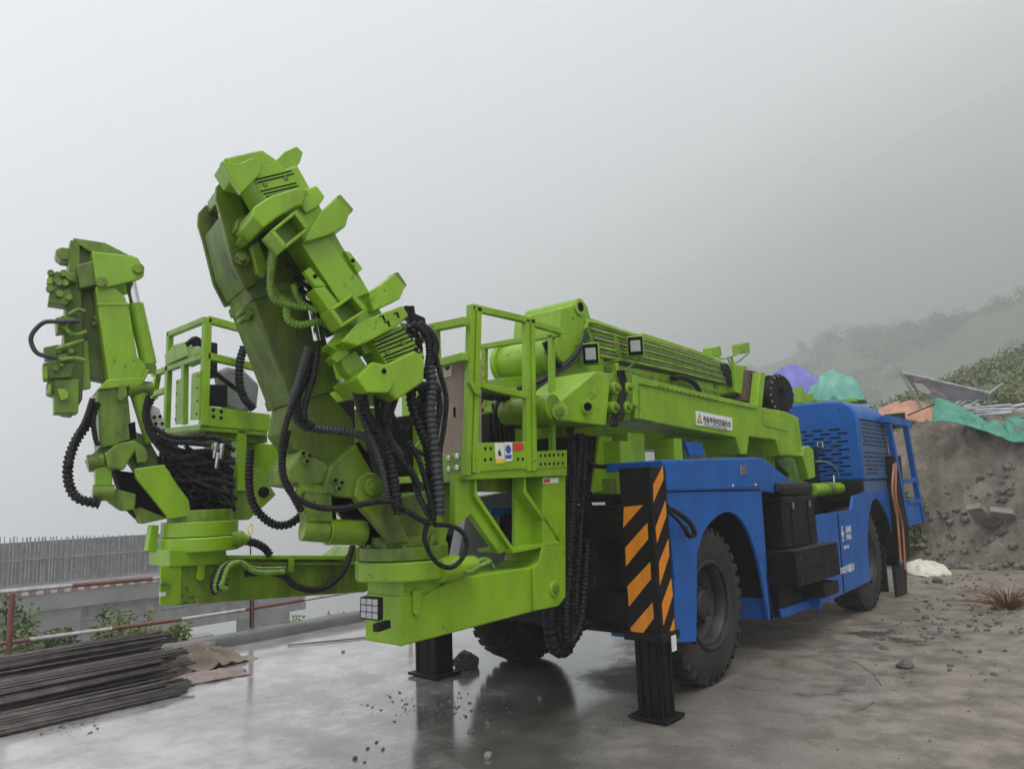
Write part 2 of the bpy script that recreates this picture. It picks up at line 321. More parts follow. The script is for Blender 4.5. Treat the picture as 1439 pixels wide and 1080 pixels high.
grid('mountainside', lin(12.98, 26, 24) + lin(29, 330, 130) + lin(337, 1580, 100), lin(-680, -103, 40) + lin(-100, 240, 160) + lin(250, 1540, 100), lambda u, v: Vector((u, v, hillz(u, v))), HILL)
def valz(u, v):
    a = v - 5.35
    return -.02 - .33 * min(a, 300) + .12 * nz3(u * .8, v * .8) * min(1, a) + .05 * nz3(u * 3, v * 3)
grid('valley_slope', lin(-40, -10, 12) + lin(-9.5, 12, 90) + lin(12.5, 1580, 50), lin(5.38, 10, 50) + lin(10.5, 1540, 50), lambda u, v: Vector((u, v, valz(u, v))), VALLEY)
# kerb
kv = []
kus = lin(-14, 14, 220)
for u in kus:
    a = .012 * nz3(u * 3, 1); b = .018 * nz3(u * 2.2, 5)
    kv += [Vector((u, 5.06 + a, -.05)), Vector((u, 5.075 + a, .085 + b)), Vector((u, 5.11 + a, .105 + b)), Vector((u, 5.34, .1 + b)), Vector((u, 5.42, -.08))]
kerb = mesh('kerb', kv, [(i * 5 + k, (i + 1) * 5 + k, (i + 1) * 5 + k + 1, i * 5 + k + 1) for i in range(len(kus) - 1) for k in range(4)], KERBM, smooth=True); kerb['kind'] = 'structure'
# cracks and slab joints in the pad, lying on it
def ribbon(name, P, w, m, parent):
    S = spline(P, .03); V = []; F = []
    for i, p in enumerate(S):
        d = (S[min(i + 1, len(S) - 1)] - S[max(i - 1, 0)]).normalized(); x = d.cross(UP); ww = w * (.55 + .9 * abs(nz3(p.x * 9, p.y * 9))); p = p + x * .02 * nz3(p.x * 5, p.y * 5, 7)
        z = gz(p.x, p.y) + .004
        V += [Vector((p.x, p.y, z)) + x * ww, Vector((p.x, p.y, z)) - x * ww]
        if i: F.append((2 * i - 2, 2 * i - 1, 2 * i + 1, 2 * i))
    return mesh(name, V, F, m, parent, fix=False)
CRACK = mat('crack_mud', (.1, .09, .076, 1), .8, var=.4, vscale=12)
G0 = PW(0)
for P in ([(1140, 921), (1160, 919), (1178, 922)], [(1196, 928), (1222, 944), (1238, 964)], [(1228, 986), (1212, 996), (1198, 1001)], [(1150, 918), (1180, 905), (1200, 902)], [(400, 905), (430, 903)], [(470, 899), (520, 896)]):
    ribbon('crack', [hit(x, y, G0) for x, y in P], .005, CRACK, ground)
# ================================================================== THE RIG
rig = empty('tunnel_arch_rig', (1.5, 1.05, 0), 'large lime green and blue wheeled rig with two raised gripper arms and work baskets', 'construction vehicle')
# ---- wheels
def wheel_mesh():
    rr, w = .625, .36
    prof = [(.30, .05), (.33, .02), (.36, .015), (.44, .0), (.53, .012), (.585, .04), (.605, .075), (.605, w - .075), (.585, w - .04), (.53, w - .012), (.44, w), (.34, w - .02), (.30, w - .05)]
    V, F = LATHE(prof, (0, 0, 0), (0, 1, 0), 56); mb = MB().add(V, F)
    n = 34
    for i in range(n):                                   # tread lugs
        for side in (0, 1):
            t = 2 * math.pi * (i + .5 * side) / n; dt = .052
            y0, y1 = (.035, .20) if side == 0 else (w - .20, w - .035)
            pts = []
            sk = .05 if side == 0 else -.05
            for (y, tt) in ((y0, t - dt), (y0, t + dt), (y1, t + dt + sk), (y1, t - dt + sk)):
                pts.append((y, tt))
            lo = [Vector((math.cos(a) * .597, y, math.sin(a) * .597)) for y, a in pts]
            hi = [Vector((math.cos(a) * (rr - (.02 if y in (y0 if side == 0 else y1,) else 0)), y, math.sin(a) * (rr - (.02 if y == (y0 if side == 0 else y1) else 0)))) for y, a in pts]
            mb.add(lo + hi, [(3, 2, 1, 0), (4, 5, 6, 7)] + [(k, (k + 1) % 4, (k + 1) % 4 + 4, k + 4) for k in range(4)])
        t = 2 * math.pi * (i + .25) / n                    # shoulder blocks
        for y in (.012, w - .012):
            d = Vector((math.cos(t), 0, math.sin(t))); q = Vector((-math.sin(t), 0, math.cos(t))); yy = Vector((0, -.016 if y < .1 else .016, 0))
            pts = [d * .535 + q * -.022, d * .535 + q * .022, d * .6 + q * .026, d * .6 + q * -.026]
            mb.prism([p + Vector((0, .05 if y < .1 else w - .05, 0)) for p in pts], yy * 2)
    rimp = [(.305, .05), (.312, .03), (.30, .03), (.285, .05), (.275, .12), (.235, .16), (.20, .15), (.19, .135), (.12, .13), (.11, .07), (.085, .055), (.0, .055)]
    RV, RF = LATHE(rimp, (0, 0, 0), (0, 1, 0), 40)
    rb = MB().add(RV, RF)
    ring = MB()
    rV, rF = LATHE([(.335, .012), (.345, .004), (.335, -.002), (.318, .006), (.315, .03), (.33, .03)], (0, 0, 0), (0, 1, 0), 40); ring.add(rV, rF)
    bolts = []
    for i in range(10):
        t = 2 * math.pi * i / 10; c = Vector((math.cos(t) * .155, 0, math.sin(t) * .155)); bolts.append(c)
    return mb, rb, ring, bolts
def wheel(x, y, flip, label=None):
    mb, rb, ring, bolts = wheel_mesh(); c = Vector((x, y, .612)); s = -1 if flip else 1
    tr = lambda L: [Vector((v.x, v.y * s, v.z)) + c for v in L]
    t = mesh('wheel', tr(mb.v), mb.f, TYRE, rig)
    smooth_by_angle(t, 35)
    if label: t['label'] = label
    smooth_by_angle(mesh('rim', tr(rb.v), rb.f, RIM, t), 30); smooth_by_angle(mesh('lock_ring', tr(ring.v), ring.f, RIM, t), 40)
    if not flip:
        for b in bolts: CY('wheel_nut', c + Vector((b.x, .13, b.z)), c + Vector((b.x, .085, b.z)), .016, RIM, t, n=6, bevel=0)
wheel(0.0, .01, False); wheel(4.23, .0, False); wheel(-.04, 2.12, True); wheel(4.2, 2.12, True)
# ---- chassis
ch = BX('chassis', (-.62, .5, .48), (5.0, 1.6, 1.3), BLACK, rig, .02)
BX('axle', (-.12, .3, .5), (.12, 1.85, .72), BLACK, ch); BX('axle', (4.1, .3, .5), (4.34, 1.85, .72), BLACK, ch)
BX('front_plate', (-.98, .18, .52), (-.72, 1.95, 1.42), BLACK, ch, .015)
BX('front_plate', (-1.0, .25, 1.45), (-.7, .42, 1.5), BLACK, ch)
BX('deck', (-.75, .25, 1.44), (3.1, 1.9, 1.5), BLACK, ch)
BX('pump_box', (-.66, .3, .6), (-.35, .62, 1.3), BLACK, ch)
# ---- blue body, near side
FV = PV(-.04)
def smooth_px(P, n_=5):
    S = spline([Vector((x, y, 0)) for x, y in P], 4.0); return [(v.x, v.y) for v in S]
arc = smooth_px([(980, 778), (990, 746), (1006, 727), (1023, 719), (1039, 727), (1052, 748), (1065, 785), (1074, 828)]); arc = [(979, 901)] + arc + [(1081, 871)]
fen = PR('fender', [(936, 691), (941, 740), (948, 812), (949, 903)] + arc + [(1087, 871), (1074, 778), (1070, 689)], FV, .03, BLUE, rig, .006)
PR('fender_front', [(936, 691), (948, 812), (949, 903), (952, 903), (951, 812), (940, 691)], off(FV, .032), .55, BLUE, fen)
pa = [hit(x, y, off(FV, .031)) for x, y in arc]; mb = MB()
for i in range(len(pa) - 1):
    a, b = pa[i], pa[i + 1]; c3 = Vector((.0, 0, .62)); e1 = (a - c3); e1.y = 0; e2 = (b - c3); e2.y = 0
    mb.prism([a, b, b + e2.normalized() * .025, a + e1.normalized() * .025], (0, .5, 0))
mb.build('arch_liner', BLACK, fen)
MB().prism([hit(x, y, FV) for x, y in ((1070, 691), (1074, 778), (1087, 871), (1083, 871))], (0, .4, 0)).build('fender_rear', BLUE, fen)
tb = PR('tool_box', [(930, 646), (1066, 642), (1070, 687), (936, 690)], off(FV, -.015), .5, BLUE, rig, .012)
PR('box_lid', [(934, 650), (1018, 647), (1019, 686), (938, 688)], off(FV, -.019), .004, BLUE, tb, .002)
PR('box_door', [(1021, 647), (1063, 645), (1066, 684), (1022, 685)], off(FV, -.021), .006, BLUE, tb, .002)
PR('latch', [(1041, 654), (1049, 654), (1049, 666), (1042, 667)], off(FV, -.035), .014, STEEL, tb, .003)
for x, y in ((1030, 682), (1062, 681)): CY('bolt', hit(x, y, off(FV, -.032)), hit(x, y, off(FV, -.02)), .012, STEEL, tb, n=8)
PR('slope_plate', [(1067, 643), (1072, 643), (1130, 690), (1127, 700), (1069, 689)], off(FV, .02), .35, BLUE, rig)
PR('top_bracket', [(962, 620), (985, 622), (992, 640), (970, 641)], PV(.3), .03, BLUE, rig)
# battery boxes and steps between the wheels
ba = BX('battery_box', (1.42, -.08, .93), (2.28, .4, 1.42), BLACK, rig, .02)
vsb = []
bag = MB().box((1.38, -.1, 1.42), (2.24, .38, 1.55)); bo = bag.build('box_cover', RUBBER, ba, .05)
st = BX('step_box', (1.32, -.2, .6), (2.5, .35, .92), BLACK, rig, .012)
BX('step', (1.9, -.22, .44), (2.35, .2, .56), BLACK, st, .008); BX('step_hanger', (2.1, -.1, .3), (2.16, .1, .45), BLUE, st)
BX('under_step', (1.35, 0, .32), (1.9, .4, .6), BLACK, st)
BX('box_lid', (1.4, -.095, 1.36), (2.3, .42, 1.4), BLACK, ba, .006)
for x in (1.6, 2.05): BX('box_strap', (x, -.092, .94), (x + .05, -.081, 1.36), RUBBER, ba, .002); BX('box_latch', (x + .005, -.105, 1.3), (x + .045, -.093, 1.36), STEEL, ba, .002)
BX('box_rib', (1.41, -.05, 1.1), (1.419, .35, 1.13), BLACK, ba, .002); BX('step_tread', (1.34, -.205, .921), (2.48, -.05, .927), RIM, st, 0); BX('step_seam', (1.36, -.204, .74), (2.46, -.2005, .746), HOLE, st, 0)
for x in (1.4, 2.4): CY('bolt', (x, -.21, .66), (x, -.2, .66), .018, RIM, st, n=8, bevel=0); CY('bolt', (x, -.21, .86), (x, -.2, .86), .018, RIM, st, n=8, bevel=0)
# lower blue panel with the lettering, arch of the rear wheel
arc2 = smooth_px([(1225, 815), (1221, 786), (1220, 743), (1224, 711), (1230, 700), (1240, 709), (1250, 731), (1258, 764), (1266, 795)])
lp = PR('side_panel', [(1143, 724), (1196, 716), (1199, 697), (1216, 691), (1253, 687), (1258, 702), (1266, 764), (1271, 790)] + arc2[::-1] + [(1157, 848), (1100, 868), (1098, 856), (1150, 838)], PV(-.02), .03, BLUE, rig)
pa = [hit(x, y, PV(.011)) for x, y in arc2]; mb = MB()
for i in range(len(pa) - 1):
    a, b = pa[i], pa[i + 1]; c3 = Vector((4.23, 0, .62)); e1 = (a - c3); e1.y = 0; e2 = (b - c3); e2.y = 0
    mb.prism([a, b, b + e2.normalized() * .025, a + e1.normalized() * .025], (0, .5, 0))
mb.build('arch_liner', BLACK, lp)
PR('door_seam', [(1177, 722), (1178, 722), (1187, 832), (1186, 833)], PV(-.024), .003, HOLE, lp, 0)
for x, y in ((1166, 742), (1169, 756)): PR('hinge', [(x, y - 5), (x + 3, y - 4), (x + 3, y + 4), (x, y + 4)], PV(-.03), .01, BLUE, lp, .002)
BX('panel_shelf', (2.35, .02, 1.08), (3.55, .5, 1.16), BLACK, lp)
BX('mudguard', (4.98, .02, .12), (5.02, .36, .7), RUBBER, lp)
PR('mudguard', [(1257, 795), (1274, 790), (1275, 836), (1262, 838)], PV(.03), .04, RUBBER, lp)
# lettering
def text(name, s, size, pl_pts, m, parent, sx=1.0, bold=False):
    p0, right, up = pl_pts
    cu = bpy.data.curves.new(name, 'FONT'); cu.body = s; cu.size = size; cu.extrude = .0008
    if bold: cu.offset = size * .018
    o = bpy.data.objects.new(name + '_curve', cu); sc.collection.objects.link(o)
    dg = bpy.context.evaluated_depsgraph_get(); me = bpy.data.meshes.new_from_object(o.evaluated_get(dg))
    bpy.data.objects.remove(o); bpy.data.curves.remove(cu)
    nrm = right.cross(up)
    V = [p0 + right * (v.co.x * sx) + up * v.co.y + nrm * v.co.z for v in me.vertices]; F = [tuple(p.vertices) for p in me.polygons]
    bpy.data.meshes.remove(me)
    return mesh(name, V, F, m, parent, fix=False)
X, Z = Vector((1, 0, 0)), Vector((0, 0, 1))
def at_v(x, y, v): return hit(x, y, PV(v))
text('lettering', 'LANHI', .105, (at_v(1188.6, 748.4, -.026), X, Z), WHITE, lp, .66, True)
text('lettering', '\u5170\u6d77\u91cd\u5de5', .062, (at_v(1189.2, 757.6, -.026), X, Z), WHITE, lp, .85, True)
text('lettering', '400-030-400', .05, (at_v(1186, 771.2, -.026), X, Z), WHITE, lp, .72)
text('lettering', 'LDG212\u591a\u529f\u80fd\u53f0\u8f66', .09, (at_v(1181.5, 806, -.026), X, Z), WHITE, lp, .64, True)
c0 = at_v(1184, 749.5, -.026)
for s_ in (-1, 1):
    q = [(0, .085), (.022, .085), (-.012, 0), (.022, -.085), (0, -.085), (-.05, 0)]
    MB().prism([c0 + Vector((-s_ * x - s_ * .004 - .002, 0, z * (1 if s_ < 0 else .92))) for x, z in q], (0, -.003, 0)).build('emblem', WHITE, lp)
MB().prism([c0 + Vector(p) for p in ((-.02, 0, .05), (-.005, 0, .05), (.02, 0, -.05), (.005, 0, -.05))], (0, -.003, 0)).build('emblem', WHITE, lp)
# engine hood
HU = 4.28
def hoodpt(x, y): return hit(x, y, PV(-.02))
hx0, hx1, hz0, hz1 = HU, 5.55, 1.55, 2.55
prof = [(-.02, hz0), (-.02, 2.28), (.0, 2.4), (.06, 2.5), (.16, 2.56), (.4, 2.58), (1.7, 2.58), (1.95, 2.55), (2.08, 2.45), (2.1, hz0)]
hood = smooth_by_angle(MB().prism([Vector((hx0, y, z)) for y, z in prof], (hx1 - hx0, 0, 0)).build('engine_hood', BLUE, rig, .03), 50)
sl = MB()
for r in range(12):
    for k in range(9):
        y = .12 + k * .205 + (r % 2) * .09; z = 1.62 + r * .052
        if z < 2.0 or y < 1.9: sl.box((HU - .004, y, z), (HU + .02, y + .13, z + .02))
s = sl.build('louvre_slots', HOLE, hood); s['kind'] = 'stuff'
MB().prism([Vector((HU - .035, .25, 2.0)), Vector((HU - .035, .27, 2.0)), Vector((HU - .035, .27, 2.05)), Vector((HU - .035, .25, 2.05))], (.03, 0, 0)).build('handle', STEEL, hood)
BX('latch', (HU - .03, .42, 1.97), (HU - .004, .5, 2.06), STEEL, hood, .01)
sl = MB()
for (za, zb) in ((1.98, 2.34), (1.62, 1.9)):
    r = 0; z = za
    while z < zb:
        for k in range(12):
            x = HU + .1 + k * .095 + (r % 2) * .045
            if not (za < 1.7 and .5 < k / 11 < .75 and r < 2): sl.box((x, -.0245, z), (x + .042, .0, z + .03))
        z += .052; r += 1
s = sl.build('side_perforation', HOLE, hood); s['kind'] = 'stuff'
BX('side_skin', (HU + .03, -.0228, 1.58), (hx1 - .03, -.0205, 2.3), HOODB, hood, .0)
BX('hood_base', (HU - .02, .0, 1.3), (5.6, 2.05, 1.55), BLACK, hood, .01)
BX('hood_base', (HU + .02, -.015, 1.33), (5.55, .0, 1.54), HOODB, hood, .0)
BX('radiator_case', (3.6, .5, 1.3), (4.27, 1.5, 2.0), BLACK, hood, .02)
# pale green rack on the hood, far half
rk = BAR('roof_rack', (4.45, 1.1, 2.72), (5.6, 1.1, 2.72), .05, LIME, rig)
for (a, b, w) in (((4.45, 1.75, 2.72), (5.6, 1.75, 2.72), .05), ((4.5, .75, 2.66), (4.5, 2.0, 2.66), .06), ((5.0, .7, 2.68), (5.0, 1.9, 2.68), .05), ((5.5, .3, 2.68), (5.5, 1.9, 2.68), .05), ((4.7, .6, 2.64), (5.5, .5, 2.64), .04)):
    BAR('rack_bar', a, b, w, LIME, rk)
for i in range(9):
    x = 4.45 + (i % 3) * .28 + random.uniform(-.05, .05); y = .75 + (i // 3) * .45 + random.uniform(-.08, .08)
    BX('rack_clamp', (x, y, 2.6), (x + .07, y + .1, 2.78 + random.uniform(0, .06)), LIME, rk)
# rear cab frame
cf = BAR('cab_frame', at_v(1247, 591, -.1), at_v(1274, 735, -.1), .07, BLUE, rig, .09)
for a, b, w in (((1272, 596), (1296, 733), .07), ((1243, 588), (1276, 596), .1), ((1266, 676), (1288, 674), .06), ((1275, 705), (1294, 703), .06)):
    BAR('cab_bar', at_v(*a, -.1), at_v(*b, -.1), w, BLUE, cf)
PR('cab_skirt', [(1274, 705), (1295, 703), (1297, 733), (1278, 740)], PV(-.11), .04, BLUE, cf)
BAR('cab_bar', at_v(1247, 591, -.1), at_v(1247, 591, -.1) + Vector((.1, .6, 0)), .08, BLUE, cf); BAR('cab_bar', at_v(1274, 596, -.1), at_v(1274, 596, -.1) + Vector((.1, .6, 0)), .08, BLACK, cf)
PR('beacon_mount', [(1255, 581), (1272, 579), (1273, 592), (1256, 592)], PV(-.09), .12, BLACK, cf)
BAR('antenna', at_v(1276, 583, -.1), at_v(1313, 568, -.1), .02, BLACK, cf)
HOSE('cable', [(1290, 736), (1284, 745), (1288, 752), (1294, 748), (1291, 740), (1282, 738)], PV(-.11), .012, RUBBER, cf, 0)
# rear stabiliser with stripes and cables
rs = PR('stabiliser', [(1254, 640), (1266, 640), (1279, 785), (1270, 786)], PV(-.12), .2, BLACK, rig)
HOSE('cable', [(1256, 652), (1254, 690), (1261, 730), (1266, 790)], PV(-.16), .016, COPPER, rs, 0)
HOSE('cable', [(1259, 650), (1259, 700), (1268, 740), (1272, 800)], PV(-.17), .014, COPPER, rs, 0)
PR('lower_leg', [(1270, 735), (1277, 735), (1279, 784), (1273, 784)], PV(-.15), .08, BLACK, rs)
# ---- front stabilisers
def stripes(name_plane, polys, parent):
    for p in polys: PR('stripe', p, name_plane, -.003, ORANGE, parent, 0)
SV = -.16; cB = hit(928, 892, PV(SV)); cu0 = cB.x; cu1 = hit(950, 888, PV(SV)).x
leftv = hit(882, 892, PU(cu0)).y; topz = hit(912, 655, PV(SV)).z
sb = BX('stabiliser', (cu0, SV, cB.z), (cu1, leftv, topz), BLACK, rig, .008)
sb['label'] = 'black post with orange warning stripes'
stripes(PU(cu0 - .001), [[(877, 712), (904, 709), (876, 741)], [(879, 769), (910, 734), (911, 757), (880, 795)], [(882, 823), (914, 789), (915, 813), (884, 852)], [(886, 882), (917, 846), (919, 868), (903, 890), (888, 889)]], sb)
stripes(PV(SV - .001), [[(918, 680), (931, 655), (932, 673), (918, 705)], [(921, 741), (935, 703), (936, 724), (923, 762)], [(926, 790), (939, 757), (940, 780), (927, 822)], [(930, 848), (943, 812), (945, 836), (932, 878)], [(941, 886), (947, 868), (948, 886)]], sb)
BX('collar', (cu0 - .02, SV - .02, cB.z - .05), (cu1 + .02, leftv + .02, cB.z + .005), BLACK, sb)
lx0, lx1, ly0, ly1 = cu0 + .03, cu1 - .03, SV + .03, leftv - .03
BX('inner_leg', (lx0, ly0, .03), (lx1, ly1, cB.z), BLACK, sb)
for yy in (ly0 + .02, (ly0 + ly1) / 2 - .012, ly1 - .045): BX('leg_rib', (lx0 - .012, yy, .05), (lx0, yy + .025, cB.z - .06), BLACK, sb, .003)
for xx in (lx0 + .02, lx1 - .04): BX('leg_rib', (xx, ly0 - .012, .05), (xx + .025, ly0, cB.z - .06), BLACK, sb, .003)
CY('pin_hole', (lx0 - .004, ly0 + .16, .13), (lx0 + .01, ly0 + .16, .13), .035, HOLE, sb)
MB().box((lx0 - .05, ly0 - .05, .012), (lx1 + .05, ly1 + .05, .034)).build('foot_plate', BLACK, sb, .004)
BX('tag', (lx1 - .08, SV - .026, cB.z - .12), (lx1 - .02, SV - .021, cB.z - .02), WHITE, sb, 0)
BX('cross_tube', (cu0 + .02, .1, 1.2), (cu1 - .01, 2.0, 1.38), BLACK, sb); BX('cross_tube', (cu0 + .02, .1, .62), (cu1 - .01, 2.0, .82), BLACK, sb)
HOSE('cable', [(938, 712, 0), (955, 722, -.02), (970, 735, -.05), (976, 750, -.05), (968, 752, -.02), (963, 740, .05)], PV(-.1), .02, RUBBER, sb)
HOSE('cable', [(938, 716, 0), (952, 730, -.02), (964, 745, -.05), (970, 754, -.05)], PV(-.12), .014, RUBBER, sb)
PR('side_guard', [(940, 722), (966, 728), (967, 808), (948, 806)], PV(.02), .06, RUBBER, rig)
fs = BX('stabiliser', (-1.09, 2.02, .55), (-.83, 2.34, 1.5), BLACK, rig)
fl = hit(586, 948, PU(-1.06)).y, hit(617, 953, PU(-1.06)).y
BX('inner_leg', (-1.06, 2.05, .03), (-.86, 2.31, .6), BLACK, fs); CY('pin_hole', (-1.065, 2.18, .13), (-1.05, 2.18, .13), .035, HOLE, fs)
for yy in (2.06, 2.15, 2.27): BX('leg_rib', (-1.072, yy, .05), (-1.06, yy + .03, .55), BLACK, fs, .003)
MB().box((-1.11, 2.0, .012), (-.81, 2.36, .034)).build('foot_plate', BLACK, fs, .004)
# ---- lime deck frame between chassis and booms
fr = BX('boom_mount', (-.55, .35, 1.5), (-.3, .75, 1.98), LIME, rig)
BX('mount_post', (-.75, .3, 1.44), (-.62, .5, 1.9), LIME, fr); BX('mount_post', (.1, .3, 1.5), (.24, .5, 1.95), LIME, fr); BX('mount_beam', (-.8, .35, 1.5), (2.6, .55, 1.62), LIMED, fr); BX('mount_post', (2.3, .4, 1.3), (2.55, .9, 2.0), LIMED, fr)
BX('mount_plate', (-.7, .8, 1.5), (-.5, 1.6, 2.4), LIMED, fr); BX('mount_rear', (2.2, .7, 1.5), (3.2, 1.5, 2.3), LIMED, fr)
MB().prism([Vector((-.92, .45, 1.52)), Vector((-.62, .45, 1.52)), Vector((-.62, .45, 1.95)), Vector((-.8, .45, 1.95))], (0, .03, 0)).build('mount_gusset', LIME, fr, .004)
BX('valve_block', (-1.0, .5, 1.72), (-.72, .95, 1.95), BLACK, fr)
for i in range(10):
    x = -1.02 + .03 * (i % 2); y = .5 + .045 * i
    CY('fitting', (x, y, 1.74 - .03 * (i % 3)), (x - .02, y, 1.68 - .03 * (i % 3)), .016, STEEL, fr, n=8, bevel=0)
pivot = CY('lift_cylinder', hit(1140, 688, PV(.28)), hit(1192, 685, PV(.28)), .075, LIME, rig)
CY('rod', hit(1100, 690, PV(.28)), hit(1142, 688, PV(.28)), .04, CHROME, pivot); CY('barrel_band', hit(1158, 687, PV(.28)), hit(1166, 686.5, PV(.28)), .086, LIMED, pivot); CY('port', hit(1172, 682, PV(.28)), hit(1171, 668, PV(.28)), .02, STEEL, pivot, n=10)
CY('port', hit(1182, 682, PV(.28)), hit(1182, 668, PV(.28)), .02, STEEL, pivot, n=10); HOSE('pipe', [(1146, 648), (1165, 650), (1176, 660), (1180, 672)], PV(.26), .008, HLIME, pivot, 0)
# ---- near boom
NB = PV(.25)
nb = PR('near_boom', [(893, 531), (920, 537), (1003, 557), (1066, 571), (1103, 578), (1122, 586), (1128, 628), (1128, 642), (1097, 640), (1091, 618), (1053, 613), (1050, 638), (1041, 638), (1034, 614), (976, 604), (893, 588)], NB, .36, LIME, rig, .01)
PR('top_flange', [(893, 529), (920, 535), (1003, 555), (1064, 569), (1064, 574), (1003, 562), (920, 543), (893, 538)], off(NB, -.02), .4, LIME, nb, .004)
mbh = MB()
for k in range(14):
    x = 925 + k * 6.2; y = 541.5 + k * 1.52; mbh.prism([hit(x + a, y + b, off(NB, -.022)) for a, b in ((0, 0), (2.6, .6), (2.6, 1.6), (0, 1))], (0, .003, 0))
mbh.build('flange_slots', HOLE, nb)['kind'] = 'stuff'
PR('wear_plate', [(889, 526), (898, 528), (897, 572), (890, 569)], off(NB, -.03), .4, LIME, nb); PR('side_patch', [(899, 545), (920, 549), (916, 591), (900, 588)], off(NB, -.012), .015, LIME, nb, .003)
PR('weld_seam', [(1060, 572), (1063, 572), (1062, 611), (1060, 611)], off(NB, -.006), .01, LIME, nb, .003)
PR('stiffener', [(1072, 584), (1105, 590), (1110, 607), (1074, 598)], off(NB, -.008), .01, LIME, nb, .004)
PR('rear_rib', [(1095, 619), (1126, 625), (1127, 640), (1099, 638)], off(NB, -.01), .012, LIME, nb, .003)
lug = PR('pivot_lug', [(1128, 640), (1130, 629), (1137, 626), (1143, 632), (1146, 670), (1137, 673)], PV(.2), .1, LIME, rig)
PR('lower_bracket', [(1085, 642), (1128, 644), (1136, 668), (1120, 690), (1098, 690), (1110, 668)], PV(.5), .3, LIMED, rig)
PR('inner_tube', [(853, 540), (893, 537), (893, 590), (853, 590)], PV(.32), .2, LIMED, nb)
hb = PR('boom_head', [(792, 559), (838, 521), (859, 525), (852, 598), (790, 591), (780, 580), (784, 565)], PV(.2), .4, LIME, rig, .012)
CY('pin', hit(826, 571, PV(.16)), hit(826, 571, PV(.2)), .05, LIME, hb); CY('pin', hit(826, 571, PV(.15)), hit(826, 571, PV(.16)), .028, HOLE, hb)
CY('pin', hit(787, 578, PV(.15)), hit(787, 578, PV(.2)), .055, LIME, hb); CY('pin', hit(787, 578, PV(.135)), hit(787, 578, PV(.15)), .03, LIMED, hb)
CY('hinge_tube', hit(778, 572, PV(.2)), hit(778, 572, PV(.2)) + Vector((0, .42, 0)), .09, LIMED, hb)
for x in (866, 884):
    PR('clamp_plate', [(x - 5, 524), (x + 4, 523), (x + 2, 592), (x - 7, 592)], PV(.23), .36, LIMED, hb)
    for y in (545, 572):
        p = hit(x + 1 - (y - 545) * .07, y, PV(.19)); CY('clamp_bolt', p, p + Vector((0, .05, 0)), .045, LIME, hb); CY('bolt_head', p - Vector((0, .03, 0)), p, .024, LIMED, hb, n=8)
for k in range(5): HOSE('hose', [(868 + k * 2, 520), (874 + k * 1.5, 545), (866 + k * 2, 575), (858 + k * 2, 598)], PV(.215 + .01 * (k % 2)), .011, RUBBER, hb, 0)
# warning plate on the near boom
SG = PV(.238); sg = PR('warning_plate', [(978, 577), (1029, 587), (1029, 605), (979, 597)], SG, .008, WHITE, nb, .001)
so = off(SG, -.002)
d = (hit(1027, 592.3, so) - hit(989, 584.8, so)); right = d.normalized(); upv = (Vector((0, 0, 1)) - right * right.z).normalized()
text('sign_text', '\u4f5c\u4e1a\u534a\u5f84\u5185\u6ce8\u610f\u5b89\u5168', d.length / 9.0 / .98, (hit(988.5, 592.3, so), right, upv), INK, sg, 1.0, True)
text('sign_text', 'Working radius attention safety', d.length / 15.5, (hit(989.5, 597.2, so), right, upv), mat('grey_print', (.3, .3, .3, 1), .6), sg, 1.0)
PR('sign_triangle', [(983, 580), (987, 594.5), (980, 593.5)], so, .001, INK, sg, 0); PR('sign_triangle', [(983, 583), (985.6, 593.2), (981.2, 592.4)], off(so, -.001), .001, YEL, sg, 0)
# far boom
fb = BX('far_boom', (-.9, 1.55, 1.98), (3.0, 1.9, 2.35), LIME, rig, .01); BX('boom_head', (-1.5, 1.5, 1.95), (-.95, 1.95, 2.42), LIME, fb, .01)
# ---- centre boom
CB = PV(.8)
cb = PR('centre_boom', [(829, 446), (892, 467), (1000, 500), (1034, 515), (1040, 556), (1018, 553), (846, 515)], CB, .5, LIME, rig, .01)
chd = PR('boom_head', [(788, 433), (808, 427), (814, 422), (820, 422), (826, 430), (830, 446), (850, 470), (848, 545), (776, 545), (784, 490)], off(CB, -.03), .5, LIME, rig, .012)
e = hit(816, 431, off(CB, -.05)); CY('eye', e, e + Vector((0, .56, 0)), .075, LIME, chd); CY('eye_hole', e - Vector((0, .004, 0)), e + Vector((0, .02, 0)), .042, HOLE, chd)
e2 = hit(766, 436, PV(1.25)); CY('eye', e2 + Vector((.1, -.06, 0)), e2 + Vector((.1, .06, 0)), .06, LIME, chd)
BX('hatch', (hit(788, 433, off(CB, -.03)).x - .012, 1.05, 2.86), (hit(788, 433, off(CB, -.03)).x + .1, 1.2, 2.93), HOLE, chd)
for x, y in ((785, 502), (790, 540)): CY('rivet', hit(x + 20, y - 55, off(CB, -.04)), hit(x + 20, y - 55, off(CB, -.02)), .012, LIMED, chd, n=8)
cpin = hit(790, 490, PV(.76)); CY('pivot_cheek', cpin + Vector((0, -.02, 0)), cpin + Vector((0, .05, 0)), .12, LIME, chd)
bl = hit(750, 505, PV(1.0)); tube = CY('pivot_tube', bl + Vector((0, -.22, 0)), bl + Vector((0, .3, 0)), .15, LIME, rig)
for k in (-.25, .28): CY('tube_flange', bl + Vector((0, k, 0)), bl + Vector((0, k + .05, 0)), .18, LIME, tube)
PR('tube_saddle', [(708, 530), (780, 525), (785, 600), (704, 605)], PV(.95), .4, LIME, tube)
